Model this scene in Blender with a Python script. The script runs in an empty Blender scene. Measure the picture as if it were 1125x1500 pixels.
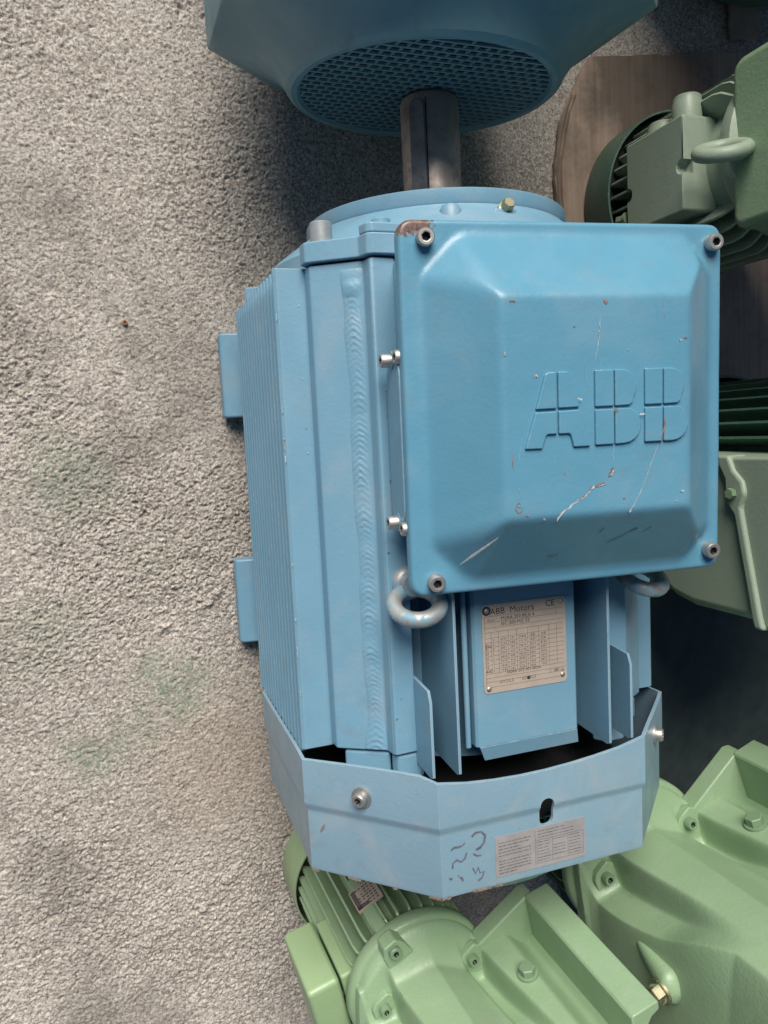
import bpy, bmesh, math, random
import numpy as np
from mathutils import Vector, Matrix, Euler
random.seed(7)
rng = np.random.RandomState(11)
S = bpy.context.scene
COL = S.collection
PI = math.pi
R = math.radians

# ------------------------------------------------------------------ camera, sky, sun, exposure
cam_d = bpy.data.cameras.new('camera')
cam = bpy.data.objects.new('camera', cam_d)
COL.objects.link(cam)
cam_d.sensor_fit = 'VERTICAL'
cam_d.sensor_height = 36.0
cam_d.lens = 36.0 * 1127 / 1500
cam_d.clip_start = 0.02
cam_d.clip_end = 60
CR = Vector((0.94457037, -0.05031078, 0.32443125))
CU = Vector((0.08060989, 0.99347914, -0.08063033))
CB = Vector((-0.31825911, 0.10231339, 0.9424665))
m = Matrix((CR, CU, CB)).transposed().to_4x4()
m.translation = Vector((-0.32546048, 0.00408458, 0.95570362))
cam.matrix_world = m
S.camera = cam

SUN_EL, SUN_AZ = 42.0, -12.0          # azimuth measured from +Y towards +X
w = bpy.data.worlds.new('World')
S.world = w
w.use_nodes = True
nt = w.node_tree
sky = nt.nodes.new('ShaderNodeTexSky')
sky.sky_type = 'NISHITA'
sky.sun_disc = False
sky.sun_elevation = R(SUN_EL)
sky.sun_rotation = R(SUN_AZ)
sky.air_density = 0.8
sky.dust_density = 1.0
sky.ozone_density = 0.6
nt.links.new(sky.outputs[0], nt.nodes['Background'].inputs[0])
nt.nodes['Background'].inputs[1].default_value = 0.05
sd = bpy.data.lights.new('sun', 'SUN')
sd.energy = 4.9
sd.angle = R(42)
sd.color = (1.0, 0.93, 0.84)
sun = bpy.data.objects.new('sun', sd)
COL.objects.link(sun)
to_sun = Vector((math.sin(R(SUN_AZ)) * math.cos(R(SUN_EL)), math.cos(R(SUN_AZ)) * math.cos(R(SUN_EL)), math.sin(R(SUN_EL))))
sun.rotation_euler = to_sun.to_track_quat('Z', 'Y').to_euler()
S.view_settings.view_transform = 'Standard'
S.view_settings.look = 'None'
S.view_settings.gamma = 1.0
S.view_settings.exposure = 0.16

# ------------------------------------------------------------------ materials
def nodes(name):
    mt = bpy.data.materials.new(name)
    mt.use_nodes = True
    t = mt.node_tree
    return mt, t, t.nodes['Principled BSDF'], t.nodes.new, t.links.new

def noise(t, scale, detail=4, rough=0.55, vec=None, dist=0.0):
    n = t.nodes.new('ShaderNodeTexNoise')
    n.inputs['Scale'].default_value = scale
    n.inputs['Detail'].default_value = detail
    n.inputs['Roughness'].default_value = rough
    n.inputs['Distortion'].default_value = dist
    if vec is not None:
        t.links.new(vec, n.inputs['Vector'])
    return n.outputs[0]

def ramp(t, src, a, b, c0=0.0, c1=1.0):
    n = t.nodes.new('ShaderNodeMapRange')
    n.inputs[1].default_value = a
    n.inputs[2].default_value = b
    n.inputs[3].default_value = c0
    n.inputs[4].default_value = c1
    t.links.new(src, n.inputs[0])
    return n.outputs[0]

def math_n(t, op, a, b=None):
    n = t.nodes.new('ShaderNodeMath')
    n.operation = op
    for i, x in enumerate((a, b)):
        if x is None:
            continue
        if isinstance(x, (int, float)):
            n.inputs[i].default_value = x
        else:
            t.links.new(x, n.inputs[i])
    return n.outputs[0]

def mixc(t, fac, a, b):
    n = t.nodes.new('ShaderNodeMix')
    n.data_type = 'RGBA'
    for i, x in ((0, fac), (6, a), (7, b)):
        if isinstance(x, tuple):
            n.inputs[i].default_value = (*x, 1)
        elif isinstance(x, (int, float)):
            n.inputs[i].default_value = x
        else:
            t.links.new(x, n.inputs[i])
    return n.outputs[2]

def objco(t):
    return t.nodes.new('ShaderNodeTexCoord').outputs['Object']

def bump(t, b, h, strength, dist):
    n = t.nodes.new('ShaderNodeBump')
    n.inputs['Strength'].default_value = strength
    n.inputs['Distance'].default_value = dist
    t.links.new(h, n.inputs['Height'])
    t.links.new(n.outputs[0], b.inputs['Normal'])

def paint(name, col, rough=0.4, wear=0.5, chip=(0.46, 0.45, 0.42), grime=(0.20, 0.17, 0.13), grime_amt=0.35, peel=0.0004, rust=False, alt=None, world=False, dusty=0.12):
    mt, t, b, new, link = nodes(name)
    co = t.nodes.new('ShaderNodeNewGeometry').outputs['Position'] if world else objco(t)
    big = noise(t, 7, 5, 0.6, co)
    mid = noise(t, 45, 5, 0.6, co)
    fine = noise(t, 420, 3, 0.6, co)
    c2 = alt or tuple(min(1, x * 1.10 + 0.005) for x in col)
    c = mixc(t, ramp(t, big, 0.3, 0.7), col, c2)
    # hand marks, dust and grime
    g = math_n(t, 'MULTIPLY', ramp(t, mid, 0.52, 0.8), ramp(t, big, 0.4, 0.62))
    c = mixc(t, math_n(t, 'MULTIPLY', g, grime_amt), c, grime)
    # pale dust bloom
    dust = ramp(t, noise(t, 16, 6, 0.65, co, 0.6), 0.5, 0.75, 0, dusty)
    c = mixc(t, dust, c, (0.42, 0.42, 0.40))
    # tiny specks
    sp = ramp(t, noise(t, 900, 1, 0.5, co), 0.77, 0.80, 0, 0.6)
    c = mixc(t, math_n(t, 'MULTIPLY', sp, ramp(t, mid, 0.45, 0.6)), c, (0.04, 0.035, 0.03))
    if wear > 0:
        bv = new('ShaderNodeBevel')
        bv.samples = 3
        bv.inputs['Radius'].default_value = 0.0016
        geo = new('ShaderNodeNewGeometry')
        dp = new('ShaderNodeVectorMath')
        dp.operation = 'DOT_PRODUCT'
        link(bv.outputs[0], dp.inputs[0])
        link(geo.outputs['Normal'], dp.inputs[1])
        e = ramp(t, dp.outputs['Value'], 0.965, 0.87)
        n2 = noise(t, 130, 4, 0.7, co)
        e2 = math_n(t, 'MULTIPLY', e, ramp(t, n2, 0.60 - 0.16 * wear, 0.68 - 0.16 * wear))
        c = mixc(t, math_n(t, 'MULTIPLY', e2, 0.75), c, chip)
    if rust:
        sx = new('ShaderNodeSeparateXYZ')
        link(co, sx.inputs[0])
        wob = ramp(t, noise(t, 160, 4, 0.7, co), 0.3, 0.7, -0.004, 0.004)
        a1 = math_n(t, 'LESS_THAN', math_n(t, 'ADD', sx.outputs[0], wob), -0.1130)
        a2 = math_n(t, 'GREATER_THAN', math_n(t, 'ADD', sx.outputs[1], wob), 0.1325)
        k = math_n(t, 'MULTIPLY', a1, a2)
        rc = mixc(t, ramp(t, noise(t, 240, 5, 0.7, co), 0.35, 0.65), (0.06, 0.028, 0.018), (0.23, 0.14, 0.11))
        c = mixc(t, math_n(t, 'MULTIPLY', k, 0.95), c, rc)
    link(c, b.inputs['Base Color'])
    link(ramp(t, noise(t, 25, 5, 0.6, co), 0.3, 0.75, rough - 0.07, rough + 0.16), b.inputs['Roughness'])
    hb = math_n(t, 'ADD', noise(t, 260, 2, 0.5, co), math_n(t, 'MULTIPLY', fine, 0.4))
    bump(t, b, hb, 0.35, peel)
    return mt

def steel(name, col, rough, metal=1.0, stain=(0.12, 0.09, 0.07), paintcol=None, paint_lo=0.5):
    mt, t, b, new, link = nodes(name)
    co = objco(t)
    n1 = noise(t, 60, 5, 0.65, co)
    c = mixc(t, ramp(t, n1, 0.4, 0.7), col, tuple(x * 0.7 for x in col))
    c = mixc(t, ramp(t, noise(t, 25, 6, 0.7, co), 0.55, 0.72, 0, 0.7), c, stain)
    if paintcol:
        k = ramp(t, noise(t, 90, 4, 0.6, co), paint_lo, paint_lo + 0.08)
        c = mixc(t, k, c, paintcol)
        link(math_n(t, 'MULTIPLY', math_n(t, 'SUBTRACT', 1.0, k), metal), b.inputs['Metallic'])
    else:
        b.inputs['Metallic'].default_value = metal
    link(c, b.inputs['Base Color'])
    link(ramp(t, n1, 0.3, 0.7, rough - 0.08, rough + 0.15), b.inputs['Roughness'])
    bump(t, b, noise(t, 500, 3, 0.6, co), 0.2, 0.0003)
    return mt

def flat(name, col, rough=0.5, metal=0.0, var=0.15, scale=60):
    mt, t, b, new, link = nodes(name)
    co = objco(t)
    c = mixc(t, ramp(t, noise(t, scale, 5, 0.65, co), 0.3, 0.7), tuple(x * (1 - var) for x in col), tuple(min(1, x * (1 + var)) for x in col))
    link(c, b.inputs['Base Color'])
    b.inputs['Roughness'].default_value = rough
    b.inputs['Metallic'].default_value = metal
    return mt

BLUE = (0.150, 0.305, 0.420)
GREEN = (0.225, 0.345, 0.205)
M = {}
M['blue'] = paint('blue_paint', BLUE, 0.38, 0.45, dusty=0.25)
M['blue_sheet'] = paint('blue_sheet_paint', (0.200, 0.325, 0.418), 0.36, 0.9, dusty=0.45)
M['blue_lid'] = paint('blue_lid_paint', (0.098, 0.272, 0.392), 0.30, 0.35, rust=True, grime_amt=0.25)
M['blue_fin'] = paint('blue_fin_paint', BLUE, 0.4, 0.25, world=True)
M['blue_raw'] = paint('blue_chipped_paint', BLUE, 0.4, 1.5)
M['blue_far'] = paint('blue_far_paint', (0.115, 0.235, 0.275), 0.45, 0.0, grime_amt=0.6, grime=(0.10, 0.13, 0.10))
M['green'] = paint('green_paint', GREEN, 0.36, 0.15, chip=(0.5, 0.55, 0.42), grime=(0.16, 0.16, 0.10), grime_amt=0.25, peel=0.0009, alt=(0.275, 0.40, 0.25))
M['green_dull'] = paint('dull_green_paint', (0.28, 0.355, 0.275), 0.42, 0.15, grime=(0.18, 0.16, 0.11), grime_amt=0.45, peel=0.0006)
M['green_light'] = paint('light_green_paint', (0.25, 0.365, 0.20), 0.36, 0.15, peel=0.0005)
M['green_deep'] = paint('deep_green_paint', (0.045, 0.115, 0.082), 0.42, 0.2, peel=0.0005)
M['screw'] = steel('zinc_screw', (0.50, 0.49, 0.47), 0.46, metal=0.85)
M['bolt_dull'] = steel('dull_bolt', (0.36, 0.39, 0.41), 0.5, metal=0.35, paintcol=BLUE, paint_lo=0.56)
M['screw_blue'] = steel('paint_splashed_screw', (0.55, 0.55, 0.53), 0.4, paintcol=BLUE, paint_lo=0.47)
M['screw_green'] = steel('green_painted_screw', (0.5, 0.5, 0.45), 0.4, paintcol=(0.17, 0.26, 0.16), paint_lo=0.30)
M['brass'] = steel('yellow_zinc', (0.42, 0.39, 0.27), 0.5, paintcol=(0.2, 0.3, 0.17), paint_lo=0.56)
M['eye'] = steel('worn_lifting_eye', (0.44, 0.45, 0.45), 0.45, metal=0.5, paintcol=(0.17, 0.30, 0.38), paint_lo=0.49)
M['shaft'] = steel('shaft_steel', (0.50, 0.44, 0.40), 0.5, metal=0.6, stain=(0.10, 0.07, 0.055))
M['key'] = steel('key_steel', (0.22, 0.22, 0.23), 0.5, metal=0.6, stain=(0.09, 0.07, 0.06))
M['hole'] = flat('dark_recess', (0.012, 0.014, 0.016), 0.7)
M['plate'] = flat('aluminium_nameplate', (0.42, 0.355, 0.30), 0.5, 0.0, 0.10, 90)
M['ink'] = flat('black_print', (0.035, 0.033, 0.04), 0.6)
M['ink_grey'] = flat('faded_print', (0.10, 0.085, 0.085), 0.6)
M['ink_pale'] = flat('pale_print', (0.15, 0.14, 0.145), 0.6)
M['sticker'] = flat('grey_sticker', (0.29, 0.28, 0.285), 0.45, 0, 0.12)
M['marker'] = flat('marker_ink', (0.12, 0.115, 0.15), 0.6, 0, 0.4, 300)
M['scratch'] = flat('bare_scratch', (0.43, 0.45, 0.46), 0.5, 0, 0.35, 300)
M['hairline'] = flat('hairline_scratch', (0.26, 0.40, 0.48), 0.5, 0, 0.3, 300)
M['scratch_rust'] = flat('rusty_scratch', (0.22, 0.16, 0.14), 0.6, 0, 0.4, 300)
M['fan_black'] = flat('fan_plastic', (0.01, 0.011, 0.013), 0.6)
M['floor_shade'] = flat('floor_shade_black', (0.034, 0.050, 0.045), 0.7, 0, 0.3, 30)  # dark tone standing in for deep shade on the floor
M['rust'] = steel('rusty_nut', (0.30, 0.16, 0.09), 0.6, metal=0.4)

def mat_cardboard():
    mt, t, b, new, link = nodes('old_cardboard')
    co = objco(t)
    mp = new('ShaderNodeMapping')
    mp.inputs['Scale'].default_value = (160, 5, 40)
    link(co, mp.inputs[0])
    st = noise(t, 1.0, 4, 0.6, mp.outputs[0])
    c = mixc(t, ramp(t, st, 0.3, 0.7), (0.29, 0.215, 0.165), (0.40, 0.31, 0.245))
    c = mixc(t, ramp(t, noise(t, 9, 6, 0.7, co), 0.50, 0.68, 0, 0.5), c, (0.07, 0.055, 0.045))
    c = mixc(t, ramp(t, noise(t, 70, 5, 0.7, co), 0.62, 0.72, 0, 0.5), c, (0.24, 0.19, 0.15))
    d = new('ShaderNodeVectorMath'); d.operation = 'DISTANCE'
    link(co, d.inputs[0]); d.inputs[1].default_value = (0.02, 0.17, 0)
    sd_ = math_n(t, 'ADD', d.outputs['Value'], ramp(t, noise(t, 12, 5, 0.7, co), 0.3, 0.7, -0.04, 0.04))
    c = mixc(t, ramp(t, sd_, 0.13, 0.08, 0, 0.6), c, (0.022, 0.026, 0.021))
    link(c, b.inputs['Base Color'])
    b.inputs['Roughness'].default_value = 0.85
    bump(t, b, st, 0.4, 0.001)
    return mt
M['card'] = mat_cardboard()

def mat_concrete():
    mt, t, b, new, link = nodes('rough_concrete')
    co = objco(t)
    n1 = noise(t, 5, 6, 0.65, co)
    n2 = noise(t, 38, 6, 0.7, co)
    n3 = noise(t, 300, 4, 0.7, co)
    c = mixc(t, ramp(t, n1, 0.35, 0.68), (0.315, 0.29, 0.262), (0.50, 0.47, 0.43))
    c = mixc(t, ramp(t, n2, 0.42, 0.75, 0, 0.55), c, (0.21, 0.175, 0.145))
    c = mixc(t, ramp(t, n3, 0.47, 0.57, 0, 0.85), c, (0.62, 0.585, 0.53))
    c = mixc(t, ramp(t, noise(t, 210, 5, 0.75, co, 0.8), 0.51, 0.60, 0, 0.7), c, (0.175, 0.148, 0.125))
    c = mixc(t, ramp(t, noise(t, 380, 4, 0.6, co), 0.56, 0.63, 0, 0.8), c, (0.10, 0.085, 0.072))
    # oily grime where motors have stood
    oil = ramp(t, noise(t, 3.2, 6, 0.7, co, 0.4), 0.52, 0.68, 0, 0.6)
    c = mixc(t, oil, c, (0.13, 0.115, 0.105))
    br = new('ShaderNodeVectorMath'); br.operation = 'DISTANCE'
    link(co, br.inputs[0]); br.inputs[1].default_value = (-.22, -.40, 0)
    bk = ramp(t, math_n(t, 'ADD', br.outputs['Value'], ramp(t, n2, 0.3, 0.7, -0.03, 0.03)), 0.14, 0.04, 0, 0.35)
    c = mixc(t, bk, c, (0.25, 0.185, 0.135))
    # pale green overspray patches
    wob = new('ShaderNodeTexNoise')
    wob.inputs['Scale'].default_value = 9
    wob.inputs['Detail'].default_value = 6
    link(co, wob.inputs['Vector'])
    vm = new('ShaderNodeVectorMath'); vm.operation = 'MULTIPLY_ADD'
    link(wob.outputs['Color'], vm.inputs[0]); vm.inputs[1].default_value = (0.12, 0.12, 0); link(co, vm.inputs[2])
    tot = None
    for (x, y, r, s) in ((-.385, -.035, .055, .6), (-.292, -.262, .026, .6), (-.272, -.300, .030, .7), (-.265, -.325, .022, .6), (-.395, -.375, .032, .7), (-.36, -.355, .030, .5), (-.32, -.335, .026, .4), (-.43, -.20, .05, .35), (-.31, -.345, .025, .5), (-.30, -.12, .03, .2)):
        d = new('ShaderNodeVectorMath'); d.operation = 'DISTANCE'
        link(vm.outputs[0], d.inputs[0]); d.inputs[1].default_value = (x + .06, y + .06, 0)
        k = ramp(t, d.outputs['Value'], r * 1.3, r * 0.35, 0, s)
        tot = k if tot is None else math_n(t, 'MAXIMUM', tot, k)
    tot = math_n(t, 'MULTIPLY', tot, ramp(t, noise(t, 120, 5, 0.75, co), 0.40, 0.58, 0.15, 1))
    c = mixc(t, tot, c, (0.17, 0.225, 0.165))
    link(c, b.inputs['Base Color'])
    b.inputs['Roughness'].default_value = 0.92
    b.inputs['Specular IOR Level'].default_value = 0.25
    bump(t, b, math_n(t, 'ADD', n3, noise(t, 900, 3, 0.6, co)), 0.6, 0.0012)
    return mt
M['concrete'] = mat_concrete()

# ------------------------------------------------------------------ helpers
class MB:
    """collects geometry for ONE mesh"""
    def __init__(s):
        s.v, s.f = [], []
    def add(s, vs, fs, M4=None):
        o = len(s.v)
        s.v += [tuple(M4 @ Vector(p)) if M4 is not None else tuple(p) for p in vs]
        s.f += [tuple(i + o for i in f) for f in fs]
        return s
    def box(s, x0, x1, y0, y1, z0, z1, M4=None):
        vs = [(x0, y0, z0), (x1, y0, z0), (x1, y1, z0), (x0, y1, z0), (x0, y0, z1), (x1, y0, z1), (x1, y1, z1), (x0, y1, z1)]
        return s.add(vs, [(3, 2, 1, 0), (4, 5, 6, 7), (0, 1, 5, 4), (1, 2, 6, 5), (2, 3, 7, 6), (3, 0, 4, 7)], M4)
    def prism(s, poly, axis, a, b, M4=None):
        """closed polygon extruded along an axis; poly pairs are the other two axes in order"""
        def p3(p, t):
            return {'x': (t, p[0], p[1]), 'y': (p[0], t, p[1]), 'z': (p[0], p[1], t)}[axis]
        n = len(poly)
        vs = [p3(p, a) for p in poly] + [p3(p, b) for p in poly]
        fs = [tuple(range(n))[::-1], tuple(range(n, 2 * n))] + [(i, (i + 1) % n, n + (i + 1) % n, n + i) for i in range(n)]
        return s.add(vs, fs, M4)
    def lathe(s, prof, n=32, axis='z', cap0=True, cap1=True, M4=None):
        """prof = [(r, t)...] revolved round the axis"""
        vs = []
        for r, t in prof:
            for k in range(n):
                a = 2 * PI * k / n
                c, d = r * math.cos(a), r * math.sin(a)
                vs.append({'z': (c, d, t), 'y': (c, t, d), 'x': (t, c, d)}[axis])
        fs = []
        for j in range(len(prof) - 1):
            for k in range(n):
                k2 = (k + 1) % n
                fs.append((j * n + k, j * n + k2, (j + 1) * n + k2, (j + 1) * n + k))
        if cap0: fs.append(tuple(range(n))[::-1])
        if cap1: fs.append(tuple(range((len(prof) - 1) * n, len(prof) * n)))
        return s.add(vs, fs, M4)
    def torus(s, Rr, r, n=40, m=14, M4=None):
        vs, fs = [], []
        for i in range(n):
            a = 2 * PI * i / n
            for j in range(m):
                b = 2 * PI * j / m
                q = Rr + r * math.cos(b)
                vs.append((q * math.cos(a), q * math.sin(a), r * math.sin(b)))
        for i in range(n):
            for j in range(m):
                fs.append((i * m + j, ((i + 1) % n) * m + j, ((i + 1) % n) * m + (j + 1) % m, i * m + (j + 1) % m))
        return s.add(vs, fs, M4)
    def rings(s, rr, cap0=False, cap1=False, M4=None):
        n = len(rr[0])
        vs = [p for r in rr for p in r]
        fs = [(j * n + k, j * n + (k + 1) % n, (j + 1) * n + (k + 1) % n, (j + 1) * n + k) for j in range(len(rr) - 1) for k in range(n)]
        if cap0: fs.append(tuple(range(n))[::-1])
        if cap1: fs.append(tuple(range((len(rr) - 1) * n, len(rr) * n)))
        return s.add(vs, fs, M4)
    def grid(s, P):
        """P: array (ni, nj, 3)"""
        ni, nj = len(P), len(P[0])
        vs = [tuple(map(float, P[i][j])) for i in range(ni) for j in range(nj)]
        fs = [(i * nj + j, (i + 1) * nj + j, (i + 1) * nj + j + 1, i * nj + j + 1) for i in range(ni - 1) for j in range(nj - 1)]
        return s.add(vs, fs)
    def strip(s, pts, widths, n=(0, 0, 1)):
        """flat polyline ribbon"""
        n = Vector(n)
        P = [Vector(p) for p in pts]
        vs = []
        for i, p in enumerate(P):
            d = (P[min(i + 1, len(P) - 1)] - P[max(i - 1, 0)]).normalized()
            q = n.cross(d) * widths[i] * 0.5
            vs += [p - q, p + q]
        return s.add([tuple(v) for v in vs], [(2 * i, 2 * i + 1, 2 * i + 3, 2 * i + 2) for i in range(len(P) - 1)])
    def shift(s, d):
        s.v = [(a + d[0], b + d[1], c + d[2]) for a, b, c in s.v]
        return s
    def mesh(s, name, mat, ang=32):
        me = bpy.data.meshes.new(name)
        me.from_pydata(s.v, [], s.f)
        bm = bmesh.new()
        bm.from_mesh(me)
        bmesh.ops.recalc_face_normals(bm, faces=bm.faces)
        bm.to_mesh(me)
        bm.free()
        me.polygons.foreach_set('use_smooth', [True] * len(me.polygons))
        me.set_sharp_from_angle(angle=R(ang))
        if mat is not None:
            me.materials.append(mat)
        return me
    def build(s, name, mat, parent=None, bev=0.0, seg=2, ang=32, matrix=None):
        return link_mesh(name, s.mesh(name, mat, ang), parent, matrix, bev, seg)

def link_mesh(name, me, parent=None, matrix=None, bev=0.0, seg=2):
    o = bpy.data.objects.new(name, me)
    COL.objects.link(o)
    if parent is not None:
        o.parent = parent
    if matrix is not None:
        o.matrix_local = matrix
    if bev:
        b = o.modifiers.new('bevel', 'BEVEL')
        b.width = bev
        b.segments = seg
        b.limit_method = 'ANGLE'
        b.angle_limit = R(34)
        b.harden_normals = True
    return o

def boolean_cut(o, cutter_mb):
    """cut once, keep the result as plain mesh data"""
    c = link_mesh('cutter', cutter_mb.mesh('cutter', None))
    c.matrix_world = o.matrix_local
    b = o.modifiers.new('cut', 'BOOLEAN')
    b.operation = 'DIFFERENCE'
    b.object = c
    b.solver = 'EXACT'
    par = o.parent
    o.parent = None
    dg = bpy.context.evaluated_depsgraph_get()
    dg.update()
    me = bpy.data.meshes.new_from_object(o.evaluated_get(dg))
    o.modifiers.remove(b)
    o.data = me
    o.parent = par
    bpy.data.objects.remove(c)
    me.polygons.foreach_set('use_smooth', [True] * len(me.polygons))
    me.set_sharp_from_angle(angle=R(30))

def thing(name, label, cat, loc=(0, 0, 0), rotz=0.0, group=None):
    o = bpy.data.objects.new(name, None)
    COL.objects.link(o)
    o.location = loc
    o.rotation_euler = (0, 0, rotz)
    o['label'] = label
    o['category'] = cat
    if group: o['group'] = group
    o.empty_display_size = 0.05
    return o

def tag(o, label, cat, group=None, kind=None):
    o['label'] = label
    if cat: o['category'] = cat
    if group: o['group'] = group
    if kind: o['kind'] = kind
    return o

def to_dir(loc, d, roll=0.0):
    q = Vector(d).to_track_quat('Z', 'Y')
    return Matrix.Translation(Vector(loc)) @ q.to_matrix().to_4x4() @ Matrix.Rotation(roll, 4, 'Z')

# shared fasteners -------------------------------------------------
_fast = {}
def cap_screw(parent, loc, d, r=0.0065, h=0.008, mat='screw', roll=0.3, name='cap_screw', washer=False):
    key = ('cap', r, h, mat, washer)
    if key not in _fast:
        mb = MB()
        n = 24
        prof = [(r, -0.002), (r, h * 0.86), (r * 0.86, h), (r * 0.60, h)]
        if washer:
            prof = [(r * 1.5, -0.002), (r * 1.5, 0.0012), (r, 0.0012)] + prof[1:]
        mb.lathe(prof, n, cap0=True, cap1=False)
        # hexagonal socket
        out = [(r * 0.60 * math.cos(2 * PI * k / n), r * 0.60 * math.sin(2 * PI * k / n), h) for k in range(n)]
        def hexr(a):
            a = (a + PI / 6) % (PI / 3) - PI / 6
            return r * 0.46 / math.cos(a)
        top = [(hexr(2 * PI * k / n) * math.cos(2 * PI * k / n), hexr(2 * PI * k / n) * math.sin(2 * PI * k / n), h * 0.98) for k in range(n)]
        bot = [(x, y, h * 0.45) for x, y, z in top]
        mb.rings([out, top, bot], cap1=True)
        me = mb.mesh('cap_screw', M[mat], 40)
        me.materials.append(M['hole'])
        for p in me.polygons:
            c = p.center
            if math.hypot(c.x, c.y) < r * 0.47 and c.z < h * 0.9 and c.z > h * 0.3:
                p.material_index = 1
        _fast[key] = me
    return link_mesh(name, _fast[key], parent, to_dir(loc, d, roll))

def hex_bolt(parent, loc, d, r=0.009, h=0.008, mat='screw', roll=0.2, washer=True, name='hex_bolt'):
    key = ('hex', r, h, mat, washer)
    if key not in _fast:
        mb = MB()
        if washer:
            mb.lathe([(r * 1.28, -0.001), (r * 1.28, 0.0016), (r * 0.9, 0.0020)], 24, cap1=False)
        z0 = 0.002
        hx = [(r * math.cos(k * PI / 3), r * math.sin(k * PI / 3)) for k in range(6)]
        mb.rings([[(x, y, z0) for x, y in hx], [(x, y, z0 + h * 0.9) for x, y in hx], [(x * 0.88, y * 0.88, z0 + h) for x, y in hx]], cap1=True)
        _fast[key] = mb.mesh('hex_bolt', M[mat], 25)
    return link_mesh(name, _fast[key], parent, to_dir(loc, d, roll))

def smin(a, b, k):
    h = np.clip(0.5 + 0.5 * (b - a) / k, 0, 1)
    return b * (1 - h) + a * h - k * h * (1 - h)
def smax(a, b, k):
    return -smin(-a, -b, k)
def sstep(a, b, x):
    t = np.clip((x - a) / (b - a), 0, 1)
    return t * t * (3 - 2 * t)

# ------------------------------------------------------------------ the floor: one sheet, dense where its relief is seen
_P = rng.permutation(512)
_P = np.concatenate([_P, _P])
_G = np.stack([np.cos(np.arange(512) * 2.39996), np.sin(np.arange(512) * 2.39996)], 1)
def perlin(x, y):
    xi, yi = np.floor(x).astype(int), np.floor(y).astype(int)
    xf, yf = x - xi, y - yi
    u = xf ** 3 * (xf * (xf * 6 - 15) + 10)
    v = yf ** 3 * (yf * (yf * 6 - 15) + 10)
    def g(ix, iy, dx, dy):
        h = _P[(_P[ix & 511] + iy) & 511]
        return _G[h, 0] * dx + _G[h, 1] * dy
    a = g(xi, yi, xf, yf); b = g(xi + 1, yi, xf - 1, yf)
    c = g(xi, yi + 1, xf, yf - 1); d = g(xi + 1, yi + 1, xf - 1, yf - 1)
    return (a * (1 - u) + b * u) * (1 - v) + (c * (1 - u) + d * u) * v

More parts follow.
